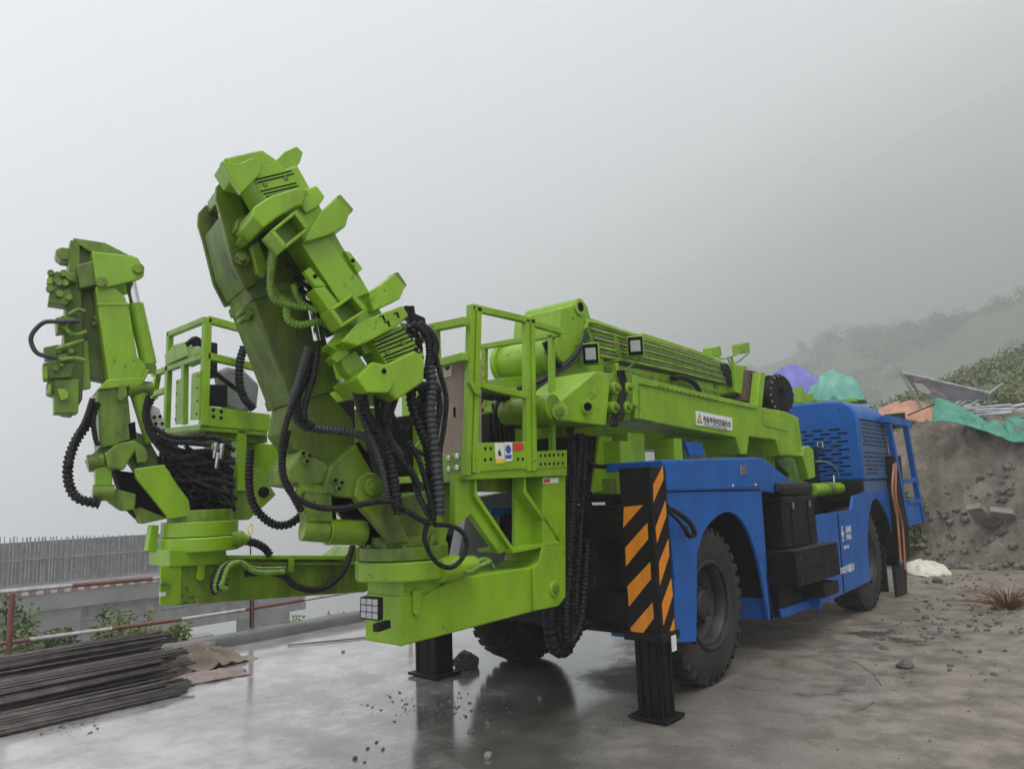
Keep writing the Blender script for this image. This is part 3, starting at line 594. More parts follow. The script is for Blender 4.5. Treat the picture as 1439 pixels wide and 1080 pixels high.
# steel pipes along the centre boom
pp = None
for k in range(8):
    f = k / 7
    a = (828 + 16 * f, 456 + 44 * f); b = (1019 - 0 * f, 514 + 24 * f)
    o = hose_geo([hit(*a, off(CB, -.03 - .012 * (k % 2))), hit((a[0] + b[0]) / 2, (a[1] + b[1]) / 2 - 1.5, off(CB, -.03 - .012 * (k % 2))), hit(*b, off(CB, -.03 - .012 * (k % 2)))], .016, 0, step=.3, n=10).build('pipe', HLIME if k % 3 else TAN, cb, smooth=True)
PR('pipe_tray', [(824, 453), (1018, 511), (1020, 541), (846, 508)], off(CB, -.012), .01, BROWN, cb, 0)
for x, y in ((862, 468), (866, 475)): PR('pipe_clamp', [(x, y), (x + 4, y + 1), (x + 8, y + 32), (x + 4, y + 31)], off(CB, -.055), .012, LIMED, cb, .002)
HOSE('pipe_guard', [(822, 466), (824, 456), (832, 453), (890, 471)], off(CB, -.04), .02, LIME, cb, 0)
PR('top_ridge', [(905, 468), (1003, 500), (1003, 505), (905, 475)], off(CB, -.025), .12, LIME, cb, .004)
PR('under_rail', [(846, 512), (1018, 552), (1000, 566), (900, 548), (850, 535)], off(CB, .0), .45, LIMED, cb, .008)
for x in (917, 945, 1003): PR('side_lug', [(x, 526), (x + 7, 528), (x + 6, 546), (x + 1, 545)], off(CB, -.012), .02, LIMED, cb, .003)
HOSE('hose', [(945, 531), (960, 530), (975, 538), (983, 549)], off(CB, -.06), .03, RUBBER, cb)
for k in range(6): HOSE('hose', [(824 + k, 462 + 3 * k), (818 + k, 482), (800 + k * 2, 505), (778 + 2 * k, 522), (752, 535 + k * 2), (728, 545 + k)], off(CB, -.08 - .02 * (k % 3)), .012, HGREY if k % 2 else RUBBER, chd, 0)
HOSE('hose', [(766, 480), (775, 500), (786, 515)], off(CB, -.1), .03, RUBBER, chd)
def lamp(name, x, y, pl, w, h, dpt, parent, facing):
    c = hit(x, y, pl); fx = Vector(facing).normalized(); sx = fx.cross(UP).normalized(); up = sx.cross(fx)
    q = lambda a, b, d: c + sx * a + up * b - fx * d
    fr_ = [q(-w, -h, 0), q(w, -h, 0), q(w, h, 0), q(-w, h, 0)]
    o = MB().prism(fr_, fx * -dpt).build(name, LIME, parent, .008)
    MB().prism([q(-w * .9, -h * .9, -.004), q(w * .9, -h * .9, -.004), q(w * .9, h * .9, -.004), q(-w * .9, h * .9, -.004)], fx * -.003).build('lamp_bezel', HOLE, o)
    MB().prism([q(-w * .62, -h * .55, -.008), q(w * .62, -h * .55, -.008), q(w * .62, h * .55, -.008), q(-w * .62, h * .55, -.008)], fx * -.004).build('lamp_lens', GLASS, o, .002)
    return o
l1 = lamp('work_lamp', 830, 497, off(CB, -.18), .068, .09, .14, cb, (-.8, -.45, -.1))
l2 = lamp('work_lamp', 893, 486, off(CB, -.24), .07, .09, .14, cb, (-.8, -.45, -.1))
BAR('lamp_stay', hit(864, 510, off(CB, -.15)), hit(866, 530, off(CB, -.15)), .05, LIME, cb); BAR('lamp_stay', hit(836, 512, off(CB, -.15)), hit(888, 503, off(CB, -.15)), .014, LIMED, cb); BAR('lamp_stay', hit(900, 503, off(CB, -.2)), hit(876, 522, off(CB, -.2)), .014, LIMED, cb)
for x, y in ((1007, 491), (1047, 486)):
    b_ = PR('rear_lamp', [(x - 9, y - 3), (x + 6, y - 6), (x + 8, y + 9), (x - 7, y + 11)], off(CB, .1), .1, LIME, cb, .012)
HOSE('wire', [(1006, 500), (1016, 504), (1030, 500), (1045, 492)], off(CB, .05), .009, LIMED, cb, 0); HOSE('wire', [(1022, 502), (1028, 512), (1040, 506), (1052, 496)], off(CB, .05), .009, LIMED, cb, 0)
BAR('lamp_stay', hit(1028, 502, off(CB, .05)), hit(1031, 515, off(CB, .05)), .03, LIME, cb)
for k in range(4): HOSE('hose', [(1012 + 3 * k, 512), (1020 + 3 * k, 530), (1034 + 3 * k, 552), (1040 + 3 * k, 562)], off(CB, -.05), .02, RUBBER, cb)
PR('rear_plate', [(1031, 512), (1050, 514), (1046, 556), (1034, 550)], PV(.7), .3, LIME, cb); PR('rust_plate', [(1050, 519), (1068, 523), (1062, 568), (1046, 562)], PV(.66), .3, BROWN, cb)
PR('rear_post', [(1069, 522), (1076, 524), (1071, 572), (1064, 570)], PV(.55), .1, LIME, cb)
rc = hit(1090, 555, PV(.7)); ra = Vector((.25, 1, 0)).normalized()
rl = smooth_by_angle(mesh('hose_reel', *LATHE([(.08, -.08), (.25, -.08), (.26, -.06), (.2, -.05), (.2, .05), (.26, .06), (.25, .08), (.08, .08), (.08, -.08)], rc, ra, 36), BLACK, rig))
for k in range(18):
    t = 2 * math.pi * k / 18; x = ra.orthogonal().normalized(); y = ra.cross(x); d_ = x * math.cos(t) + y * math.sin(t); CY('reel_bolt', rc + d_ * .23 - ra * .1, rc + d_ * .23 - ra * .08, .014, STEEL, rl, n=6, bevel=0)
# ================================================================== near basket carrier
NV = PV(.3)
nbm = PR('carrier_beam', [(564, 908), (564, 838), (600, 834), (617, 824), (640, 812), (747, 796), (757, 788), (762, 769), (794, 767), (794, 838), (784, 850)], NV, .3, LIME, rig, .01)
PR('hinge_plate', [(749, 798), (758, 789), (763, 768), (795, 766), (795, 838), (785, 851), (751, 858)], off(NV, -.02), .019, LIME, nbm, .005)
p = hit(781, 827, off(NV, -.035)); CY('boss', p, p + Vector((0, .02, 0)), .05, LIME, nbm); CY('boss', p - Vector((0, .012, 0)), p, .032, LIMED, nbm)
PR('side_rib', [(582, 830), (593, 828), (591, 862), (586, 865), (582, 862)], off(NV, -.018), .017, LIME, nbm, .004); PR('end_seam', [(562, 838), (566, 838), (566, 908), (562, 908)], off(NV, -.006), .012, LIME, nbm, .003)
TC = hit(566, 790, PV(.47)); TX, TY = TC.x, TC.y
def at_c(dx, dy, z): return Vector((TX + dx, TY + dy, z))
post = MB().box((TX - .14, TY - .16, 1.0), (TX + .13, TY + .14, 1.09)).build('ring_post', LIME, nbm, .008)
ringp = CY('slewing_ring', at_c(0, 0, 1.085), at_c(0, 0, 1.19), .262, LIME, rig, n=48, bevel=.012)
CY('ring_upper', at_c(0, 0, 1.196), at_c(0, 0, 1.265), .255, LIMED, ringp, n=48); CY('ring_top', at_c(0, 0, 1.265), at_c(0, 0, 1.32), .215, LIMED, ringp, n=40)
for k in range(14):
    t = 2 * math.pi * k / 14; CY('ring_bolt', at_c(math.cos(t) * .235, math.sin(t) * .235, 1.264), at_c(math.cos(t) * .235, math.sin(t) * .235, 1.282), .014, LIMED, ringp, n=6, bevel=0)
CY('slew_motor', at_c(.2, -.22, 1.13), at_c(.34, -.22, 1.13), .055, LIME, ringp); CY('slew_motor', at_c(.05, -.22, 1.13), at_c(.2, -.22, 1.13), .07, LIME, ringp)
# tower under the basket
tw = PR('tower', [(763, 668), (795, 668), (795, 767), (763, 769)], off(NV, .03), .22, LIME, rig)
PR('tower_strut', [(640, 668), (668, 668), (669, 695), (720, 771), (702, 778), (662, 722), (640, 742)], off(NV, .05), .05, LIME, tw); PR('tower_strut', [(724, 668), (738, 668), (739, 690), (787, 761), (724, 767)], off(NV, .12), .03, LIME, tw)
PR('strut_edge', [(668, 668), (670, 668), (671, 694), (722, 770), (718, 772), (667, 697)], off(NV, .02), .09, LIME, tw, .003); PR('strut_edge', [(737, 668), (739, 668), (740, 689), (788, 760), (785, 762), (736, 692)], off(NV, .03), .1, LIME, tw, .003)
PR('tower_ledge', [(720, 771), (788, 760), (788, 764), (721, 777)], off(NV, -.01), .3, LIME, tw, .003)
PR('tower_beam', [(655, 670), (763, 670), (763, 692), (655, 690)], off(NV, .2), .05, LIMED, tw)
PR('rear_case', [(660, 700), (722, 690), (722, 800), (640, 800)], PV(1.25), .1, mat('grey_case', (.2, .21, .22, 1), .6, var=.2), rig)
BX('blue_tray', (hit(690, 720, PV(1.2)).x, 1.2, 1.36), (hit(718, 720, PV(1.2)).x, 1.25, 1.42), BLUE, rig)
# near basket
bk = PR('work_basket', [(655, 664), (797, 655), (797, 668), (655, 674)], NV, .72, LIME, rig, .006)
bk['label'] = 'basket with tall gate frame and stickers'
RB = .052
def RAIL(a, b, pl, parent, w=RB, m=LIME): return BAR('rail', hit(*a, pl), hit(*b, pl), w, m, parent, w * 1.0, .004)
for a, b in (((662, 429), (655, 668)), ((671, 432), (664, 664)), ((746, 449), (749, 662)), ((739, 449), (741, 662)), ((662, 432), (750, 452)), ((676, 542), (743, 557)), ((750, 455), (789, 466)), ((752, 559), (790, 566))): RAIL(a, b, NV, bk, .042)
PU1 = PU(hit(797, 655, NV).x)
for a, b in (((787, 469), (674, 488)), ((788, 564), (676, 577)), ((681, 488), (680, 632)), ((775, 471), (776, 640))): RAIL(a, b, PU1, bk, .04)
PU2 = PU(hit(655, 665, NV).x)
for a, b in (((656, 451), (606, 461)), ((654, 501), (608, 513)), ((611, 458), (613, 514))): RAIL(a, b, PU2, bk, .05)
PR('front_plate', [(600, 642), (655, 634), (655, 674), (600, 682)], PU2, .02, LIME, bk); PR('gate_plate', [(671, 622), (747, 620), (748, 658), (670, 662)], off(NV, -.012), .012, LIME, bk, .004)
PR('side_plate', [(752, 634), (797, 632), (797, 656), (752, 659)], off(NV, -.006), .012, LIME, bk, .003)
for x, y in ((642, 641), (642, 657), (630, 644), (630, 659)): CY('bolt', hit(x, y, off(PU2, -.018)), hit(x, y, PU2), .018, STEEL, bk, n=8)
for k in range(6):
    for y in (640, 652):
        x = 760 + k * 6.2; q = hit(x, y - k * .3, off(NV, -.0075)); CY('plate_hole', q, q + Vector((0, .002, 0)), .011, HOLE, bk, n=10, bevel=0)
for x, y in ((682, 630), (690, 630), (690, 645), (682, 646), (735, 629), (742, 629), (742, 644), (735, 645), (728, 645)):
    q = hit(x, y, off(NV, -.0135)); CY('plate_hole', q, q + Vector((0, .002, 0)), .011, HOLE, bk, n=10, bevel=0)
PR('gate_latch', [(660, 537), (672, 537), (694, 545), (690, 548), (676, 543), (675, 555), (668, 553)], off(NV, -.04), .03, LIME, bk, .003)
# stickers
SK = off(NV, -.0155)
s1 = PR('sticker', [(695, 622), (708, 622), (709, 650), (697, 651)], SK, .002, WHITE, bk, 0); PR('sticker_band', [(697, 644), (709, 643.5), (709, 650), (697, 651)], off(SK, -.001), .001, YEL, s1, 0); PR('sticker_mark', [(702, 626), (705, 640), (699, 640)], off(SK, -.001), .001, YEL, s1, 0); PR('sticker_mark', [(700, 634), (703, 632), (705, 640), (701, 640)], off(SK, -.002), .001, INK, s1, 0)
s2 = PR('sticker', [(709, 621), (720, 621), (720, 647), (710, 648)], SK, .002, WHITE, bk, 0); q = hit(714.4, 631, off(SK, -.001)); CY('sticker_disc', q, q + Vector((0, .001, 0)), .027, BLUEP, s2, n=24, bevel=0); PR('sticker_band', [(710.5, 639), (719, 638.5), (719, 644), (710.5, 644.5)], off(SK, -.001), .001, BLUEP, s2, 0)
PR('sticker', [(721, 622), (735, 622), (736, 630), (733, 633), (721, 632)], SK, .002, REDP, bk, 0); PR('sticker', [(763, 672), (785, 671), (785, 678), (763, 679)], off(NV, .026), .003, WHITE, tw, 0); PR('sticker', [(764, 673), (773, 672.6), (773, 677.5), (764, 678)], off(NV, .025), .001, REDP, tw, 0)
# things in the basket
cab = PR('control_cabinet', [(613, 508), (652, 500), (652, 636), (611, 642)], off(PU2, .06), .16, CABINET, bk, .006)
PR('sticker', [(623, 508), (634, 506), (634, 528), (623, 530)], off(PU2, .055), .004, WHITE, cab, 0); q = hit(628.5, 515, off(PU2, .053)); CY('sticker_disc', q, q + Vector((.002, 0, 0)), .022, INK, cab, n=20, bevel=0); PR('slot', [(637, 572), (640, 572), (640, 586), (637, 586)], off(PU2, .057), .002, HOLE, cab, 0)
ct = PR('control_console', [(688, 580), (725, 576), (725, 632), (688, 632)], PV(.75), .2, BLACK, bk, .01)
for k in range(5): BAR('lever', hit(694 + k * 6, 582, PV(.74)), hit(692 + k * 6, 566 - 3 * (k % 2), PV(.74)), .016, BLACK, ct)
PR('basket_pillar', [(708, 560), (745, 552), (772, 552), (772, 660), (708, 662)], PV(.95), .25, LIME, bk)
CY('pillar_cap', hit(727, 562, PV(.92)), hit(727, 562, PV(.92)) + Vector((0, .25, 0)), .1, LIME, bk)
HOSE('hose', [(660, 625, .3), (672, 560, .3), (690, 555, .3), (712, 556, .3)], NV, .04, RUBBER, bk)
for k in range(4): HOSE('hose', [(700 + 4 * k, 560), (694 + 6 * k, 590), (700 + 5 * k, 630)], PV(.72), .014, RUBBER, bk, 0)
vb = PR('valve_bank', [(540, 588), (598, 580), (602, 690), (545, 700)], PV(.95), .2, BLACK, bk, .01)
PR('valve_frame', [(468, 500), (490, 497), (490, 580), (470, 582)], PV(1.25), .1, LIME, bk); PR('valve_frame', [(492, 560), (545, 552), (545, 562), (492, 572)], PV(1.25), .08, LIME, bk); PR('valve_cover', [(470, 566), (498, 560), (500, 612), (478, 616)], PV(1.2), .12, BLACK, bk); PR('valve_frame', [(586, 560), (600, 558), (600, 690), (588, 690)], PV(.9), .05, LIME, bk)
PR('valve_cover', [(500, 575), (545, 570), (548, 660), (505, 650)], PV(1.3), .1, LIMED, bk)
# work light at the beam's front
def led(px, pl, parent):
    o = PR('led_light', px, pl, .05, BLACK, parent, .008); (x0, y0), (x1, y1), (x2, y2), (x3, y3) = px
    for i in range(3):
        for j in range(3):
            f = lambda a, b: ((x0 * (1 - a) + x1 * a) * (1 - b) + (x3 * (1 - a) + x2 * a) * b, (y0 * (1 - a) + y1 * a) * (1 - b) + (y3 * (1 - a) + y2 * a) * b)
            a0, b0 = .07 + i * .3, .07 + j * .3
            PR('led_cell', [f(a0, b0), f(a0 + .26, b0), f(a0 + .26, b0 + .26), f(a0, b0 + .26)], off(pl, -.006), .006, GLASS, o, .002)
    return o
LP = (hit(530, 860, NV) + Vector((-.08, 0, 0)), Vector((.94, .34, 0)).normalized())
ll = led([(505, 838), (532, 840), (532, 873), (505, 869)], LP, nbm); BAR('led_bracket', hit(528, 882, LP), hit(545, 876, off(LP, .1)), .04, BLACK, ll)
# ================================================================== near gripper arm
NA = R(75); nn = Vector((math.cos(NA), math.sin(NA), 0)); A0 = (Vector((TX, TY, 0)), nn)
def arm_plane(s): return off(A0, s)
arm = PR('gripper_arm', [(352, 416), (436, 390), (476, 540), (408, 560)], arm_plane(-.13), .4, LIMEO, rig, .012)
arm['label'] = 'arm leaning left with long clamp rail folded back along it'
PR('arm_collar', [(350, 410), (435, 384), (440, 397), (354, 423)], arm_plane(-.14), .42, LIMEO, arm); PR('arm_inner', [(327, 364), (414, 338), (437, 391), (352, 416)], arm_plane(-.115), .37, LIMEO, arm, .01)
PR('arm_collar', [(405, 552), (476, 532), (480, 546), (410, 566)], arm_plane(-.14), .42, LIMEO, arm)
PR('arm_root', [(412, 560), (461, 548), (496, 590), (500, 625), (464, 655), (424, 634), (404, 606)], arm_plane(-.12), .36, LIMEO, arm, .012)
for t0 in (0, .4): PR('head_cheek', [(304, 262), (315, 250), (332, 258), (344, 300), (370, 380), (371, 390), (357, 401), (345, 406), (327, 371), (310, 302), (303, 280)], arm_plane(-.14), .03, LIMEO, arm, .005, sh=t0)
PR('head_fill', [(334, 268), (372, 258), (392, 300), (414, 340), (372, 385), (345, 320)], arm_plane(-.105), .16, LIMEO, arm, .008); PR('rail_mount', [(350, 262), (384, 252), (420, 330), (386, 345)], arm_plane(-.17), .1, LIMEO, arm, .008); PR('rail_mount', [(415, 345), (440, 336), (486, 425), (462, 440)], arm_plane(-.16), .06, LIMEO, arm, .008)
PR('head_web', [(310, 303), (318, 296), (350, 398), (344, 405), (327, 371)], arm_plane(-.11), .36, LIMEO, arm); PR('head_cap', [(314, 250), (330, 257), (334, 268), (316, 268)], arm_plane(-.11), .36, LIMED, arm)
for x, y in ((341, 363), (367, 378), (325, 258)): q = hit(x, y, arm_plane(-.165)); CY('pin', q, q + nn * .03, .035, LIMED, arm); CY('pin', q - nn * .012, q, .02, LIMED, arm, n=10)
def lug3(x, y, pl, parent):                        # cluster of weld-on eyes
    for dx, dy in ((-5, -5), (4, -2), (0, 6)):
        q = hit(x + dx, y + dy, pl); CY('lug', q - nn * .015, q, .02, LIMED, parent, n=10); CY('lug_hole', q - nn * .017, q - nn * .014, .01, HOLE, parent, n=8, bevel=0)
lf = (hit(352, 416, arm_plane(-.13)), Vector((-math.sin(NA), math.cos(NA), 0)))
for x, y in ((336, 436), (342, 440), (338, 446)): q = hit(x + 8, y, arm_plane(-.05)); CY('lug', q - nn * .01, q + nn * .12, .018, LIMED, arm, n=8)
lug3(430, 642, arm_plane(-.17), arm); lug3(475, 680, arm_plane(-.2), arm)
cylr = CY('arm_cylinder', hit(470, 470, arm_plane(.02)), hit(395, 320, arm_plane(.02)), .05, LIMED, arm); CY('rod', hit(428, 385, arm_plane(-.15)), hit(445, 480, arm_plane(-.15)), .022, CHROME, arm)
# base knuckle
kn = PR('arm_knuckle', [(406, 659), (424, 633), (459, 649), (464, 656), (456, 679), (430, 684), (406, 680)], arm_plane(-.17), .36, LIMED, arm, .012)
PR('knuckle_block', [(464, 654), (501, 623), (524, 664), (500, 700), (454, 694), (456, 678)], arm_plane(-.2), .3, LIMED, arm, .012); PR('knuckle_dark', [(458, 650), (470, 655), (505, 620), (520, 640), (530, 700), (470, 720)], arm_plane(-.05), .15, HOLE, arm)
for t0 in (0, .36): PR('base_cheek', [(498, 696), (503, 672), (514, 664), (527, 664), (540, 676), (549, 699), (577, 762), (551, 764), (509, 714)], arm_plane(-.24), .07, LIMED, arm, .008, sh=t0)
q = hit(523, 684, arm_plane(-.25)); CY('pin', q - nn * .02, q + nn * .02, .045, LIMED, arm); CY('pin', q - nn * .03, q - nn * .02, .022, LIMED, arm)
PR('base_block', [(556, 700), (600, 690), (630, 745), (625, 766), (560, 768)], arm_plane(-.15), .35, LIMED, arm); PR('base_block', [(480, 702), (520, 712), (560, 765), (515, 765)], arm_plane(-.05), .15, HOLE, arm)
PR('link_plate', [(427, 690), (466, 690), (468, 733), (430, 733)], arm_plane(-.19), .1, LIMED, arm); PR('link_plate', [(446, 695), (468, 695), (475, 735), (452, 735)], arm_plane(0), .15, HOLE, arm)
CY('link_pin', hit(418, 689, arm_plane(-.15)), hit(452, 692, arm_plane(-.15)), .042, LIMED, arm); CY('link_pin', hit(424, 744, arm_plane(-.15)), hit(460, 747, arm_plane(-.15)), .055, LIMED, arm); CY('link_barrel', hit(459, 747, arm_plane(-.15)), hit(510, 748, arm_plane(-.12)), .066, LIMED, arm)
PR('side_arm', [(606, 690), (655, 668), (664, 668), (664, 715), (630, 745), (610, 748)], PV(.62), .12, LIME, rig)
# clamp rail
TR = lambda s: arm_plane(s)
rail = PR('clamp_rail', [(372, 245), (418, 232), (478, 340), (560, 478), (514, 498), (440, 360)], TR(-.38), .23, LIME, rig, .008)
PR('rail_edge', [(424, 343), (458, 330), (518, 412), (480, 428)], TR(-.395), .02, LIME, rail, .004)
hbk = PR('rail_head', [(315, 222), (368, 210), (390, 225), (411, 246), (426, 281), (378, 294), (356, 254), (330, 246)], TR(-.40), .22, LIME, rail, .008)
for k, (y0, y1) in enumerate(((252, 239), (256, 243), (268, 256), (272, 260), (276, 264))): PR('rail_groove', [(358 + 4 * k, y0), (410 + 3.2 * k, y1), (410.5 + 3.2 * k, y1 + 1.6), (358.5 + 4 * k, y0 + 1.6)], TR(-.403), .003, HOLE, hbk, 0)
for x, y in ((373, 259), (402, 250)): q = hit(x, y, TR(-.404)); CY('bolt', q, q + nn * .01, .014, LIMED, hbk, n=10)
PR('wing_plate', [(311, 226), (335, 230), (356, 221), (369, 230), (365, 245), (340, 271), (322, 245)], TR(-.46), .05, LIME, rail, .005); PR('wing_plate', [(388, 225), (400, 213), (417, 205), (426, 214), (422, 227), (410, 245)], TR(-.3), .06, LIME, rail, .005)
PR('clamp_block', [(357, 290), (380, 275), (420, 263), (433, 266), (426, 288), (415, 291), (392, 304), (370, 320), (354, 304)], TR(-.46), .3, LIME, rail, .008); PR('clamp_block', [(424, 268), (445, 260), (457, 276), (447, 291), (430, 300), (420, 285)], TR(-.4), .2, LIME, rail, .008)
def open_box(px, s0, s1, parent):
    n_ = len(px); cx = sum(p[0] for p in px) / n_; cyy = sum(p[1] for p in px) / n_
    inn = [(cx + (x - cx) * .72, cyy + (y - cyy) * .72) for x, y in px]; mb = MB(); A = [hit(*p, TR(s0)) for p in px]; B = [hit(*p, TR(s0)) for p in inn]; e = nn * (s1 - s0)
    for i in range(n_): mb.prism([A[i], A[(i + 1) % n_], B[(i + 1) % n_], B[i]], e)
    mb.prism([a + e * .75 for a in A], e * .24)
    return mb.build('clamp_bracket', LIME, parent, .004)
open_box([(379, 325), (417, 294), (437, 321), (400, 350)], -.52, -.38, rail); open_box([(463, 435), (497, 411), (518, 436), (480, 460)], -.52, -.38, rail)
PR('clamp_wing', [(425, 341), (452, 296), (474, 276), (494, 297), (490, 303), (486, 318), (462, 330)], TR(-.44), .12, LIME, rail, .006); PR('wing_tip', [(474, 275), (479, 273), (497, 294), (494, 299), (489, 296)], TR(-.42), .1, LIMED, rail, .004)
PR('clamp_wing', [(517, 410), (535, 400), (555, 384), (570, 402), (562, 420), (525, 437)], TR(-.44), .12, LIME, rail, .006); PR('wing_tip', [(555, 383), (560, 382), (572, 400), (569, 405)], TR(-.42), .1, LIMED, rail, .004)
for px, hx in (([(484, 352), (492, 354), (510, 377), (503, 384)], (496, 366)), ([(427, 381), (436, 375), (459, 402), (444, 403)], (443, 388))): PR('rail_tab', px, TR(-.41), .04, LIME, rail, .004); q = hit(*hx, TR(-.413)); CY('tab_hole', q, q + nn * .002, .011, HOLE, rail, n=10, bevel=0)
PR('rail_side', [(440, 405), (457, 402), (478, 428), (462, 436)], TR(-.41), .12, LIME, rail)
car = PR('clamp_carriage', [(502, 453), (566, 429), (575, 443), (558, 459), (522, 478), (503, 486), (480, 480)], TR(-.5), .3, LIME, rail, .008); PR('carriage_plate', [(523, 478), (563, 457), (598, 501), (543, 513)], TR(-.44), .2, LIME, rail, .006)
for k in range(4): PR('rail_groove', [(524 + 3 * k, 481 + 4.5 * k), (566 + 4.5 * k, 462 + 5 * k), (567 + 4.5 * k, 464 + 5 * k), (525 + 3 * k, 483 + 4.5 * k)], TR(-.443), .003, HOLE, rail, 0)
for k in range(3): PR('rail_groove', [(538 + 3 * k, 501 + 3.5 * k), (583 + 4 * k, 483 + 5 * k), (584 + 4 * k, 485 + 5 * k), (539 + 3 * k, 503 + 3.5 * k)], TR(-.443), .003, HOLE, rail, 0)
for x, y in ((545, 495), (567, 482)): q = hit(x, y, TR(-.45)); CY('bolt', q, q + nn * .01, .014, LIMED, rail, n=8)
PR('jaw_block', [(526, 508), (542, 512), (584, 492), (597, 505), (596, 536), (558, 562), (544, 550), (516, 551), (500, 532)], TR(-.5), .32, LIME, rail, .01); PR('jaw_block', [(542, 513), (556, 538), (545, 552), (516, 551), (501, 531), (524, 508)], TR(-.54), .05, LIME, rail, .006)
for x, y in ((540, 521), (585, 491)): q = hit(x, y, TR(-.545)); CY('tab_hole', q, q + nn * .003, .013, HOLE, rail, n=10, bevel=0)
for x, y in ((533, 444), (540, 452), (553, 440)): PR('carriage_slot', [(x, y), (x + 6, y - 2), (x + 9, y + 6), (x + 7, y + 7), (x + 4, y), (x + 1, y + 2)], TR(-.503), .003, HOLE, car, 0)
PR('rail_clevis', [(333, 308), (352, 300), (362, 335), (345, 345), (335, 338), (342, 325), (331, 322)], TR(-.22), .08, LIMED, arm); PR('rail_arm', [(352, 345), (364, 338), (378, 375), (372, 390), (362, 384)], TR(-.2), .05, LIMED, arm)
PR('rail_lug', [(460, 485), (480, 470), (492, 497), (474, 510), (466, 503), (474, 493)], TR(-.4), .1, LIME, rail); PR('rail_under', [(478, 505), (500, 492), (516, 515), (500, 535), (486, 522)], TR(-.36), .1, LIME, rail)
mf = PR('hose_manifold', [(575, 436), (598, 446), (603, 475), (580, 468)], TR(-.2), .14, BLACK, rail, .008)
for x in (571, 578): CY('fitting', hit(x, 430, TR(-.15)), hit(x + 2, 446, TR(-.15)), .018, BLACK, mf, n=10)
for i in range(12): q = hit(566 + (i % 4) * 8 + random.uniform(-2, 2), 452 + (i // 4) * 12 + (i % 4) * 5, TR(-.3)); CY('fitting', q, q + Vector((.03, .02, -.05)), .018, HGREY if i % 3 else STEEL, mf, n=8)
for k in range(3): HOSE('spiral_hose', [(382 + k * 2, 352), (380, 378 + 8 * k), (384, 408 + 5 * k), (402, 421 + k * 3), (424 + 3 * k, 420 + 6 * k)], TR(-.24 - .03 * k), .019, HLIME, arm, .25)
HOSE('spiral_hose', [(402, 432), (406, 450), (424, 456), (450, 452), (468, 462)], TR(-.28), .02, HLIME, arm, .25); HOSE('spiral_hose', [(412, 400), (418, 420), (430, 430), (446, 436)], TR(-.3), .018, HLIME, arm, .25)
for k in range(4): HOSE('hose', [(402 + 9 * k, 372 + 17 * k), (416 + 9 * k, 380 + 17 * k), (428 + 9 * k, 392 + 15 * k)], TR(-.2), .012, RUBBER, arm, 0)
# hoses of the near arm: each one its own
HP = arm_plane(-.34)
NHO = [([(434, 488), (422, 530), (411, 570), (424, 596), (452, 603), (486, 606), (516, 616), (532, 640), (545, 675), (556, 715)], .023),
 ([(440, 488), (430, 530), (418, 560), (420, 585), (440, 600)], .02), ([(446, 492), (440, 530), (428, 570), (428, 590)], .018),
 ([(436, 492), (420, 545), (405, 585), (396, 630), (400, 675), (415, 698), (445, 712), (480, 714), (515, 707), (548, 704), (572, 718), (598, 733), (609, 730), (604, 700), (590, 650), (575, 620)], .0165),
 ([(404, 605), (397, 640), (398, 668), (410, 692), (424, 718)], .02),
 ([(497, 535), (506, 575), (520, 610), (535, 650), (546, 700)], .02), ([(502, 540), (514, 580), (532, 606), (548, 640), (556, 690), (560, 722)], .028), ([(510, 548), (520, 590), (528, 606)], .018),
 ([(528, 548), (532, 590), (536, 612)], .018), ([(537, 548), (540, 585), (545, 615)], .018), ([(547, 552), (543, 590), (548, 618)], .018), ([(556, 560), (548, 585), (544, 612), (560, 640), (580, 665), (592, 690)], .018),
 ([(588, 455), (604, 468), (611, 486), (606, 510), (596, 530)], .026), ([(580, 455), (598, 470), (603, 495), (600, 520)], .02),
 ([(583, 520), (578, 560), (590, 600), (606, 640), (612, 690), (614, 720)], .03), ([(604, 515), (607, 545), (604, 580), (610, 630), (616, 690), (618, 724)], .034), ([(598, 540), (592, 570), (598, 610), (604, 650), (608, 712)], .03),
 ([(611, 495), (620, 530), (627, 560), (624, 600), (618, 640), (622, 700)], .016), ([(612, 540), (618, 570), (613, 605), (610, 640)], .02), ([(588, 548), (596, 540), (612, 540), (618, 552)], .018),
 ([(548, 618), (566, 640), (578, 662), (590, 700), (606, 728)], .018), ([(598, 640), (578, 630), (572, 640), (578, 656)], .012), ([(540, 560), (556, 590), (572, 602), (590, 560)], .014)]
for i, (p, r) in enumerate(NHO): HOSE('hose', [(x, y, -.02 * (i % 4)) for x, y in p], HP, r, RUBBER if i % 5 else HGREY, arm, 0.0 if i in (12,) else .2)
HOSE('hose', [(600, 735), (597, 760), (612, 788), (632, 797), (648, 786), (656, 764), (648, 746), (630, 738), (610, 737)], HP, .014, RUBBER, arm, .15)
HOSE('hose', [(610, 745), (606, 768), (622, 790), (640, 798), (660, 803), (672, 796), (690, 788)], off(HP, .12), .014, HLIME, arm, .25); HOSE('hose', [(668, 800), (672, 788), (685, 786), (694, 798)], off(NV, .08), .014, HLIME, arm, .2)
HOSE('hose', [(352, 632), (350, 665), (352, 695), (362, 718), (384, 736), (406, 736), (424, 722), (426, 708)], arm_plane(.12), .024, RUBBER, arm, .25)
HOSE('wire', [(570, 640), (585, 625), (595, 612)], HP, .004, WHITE, arm, 0)
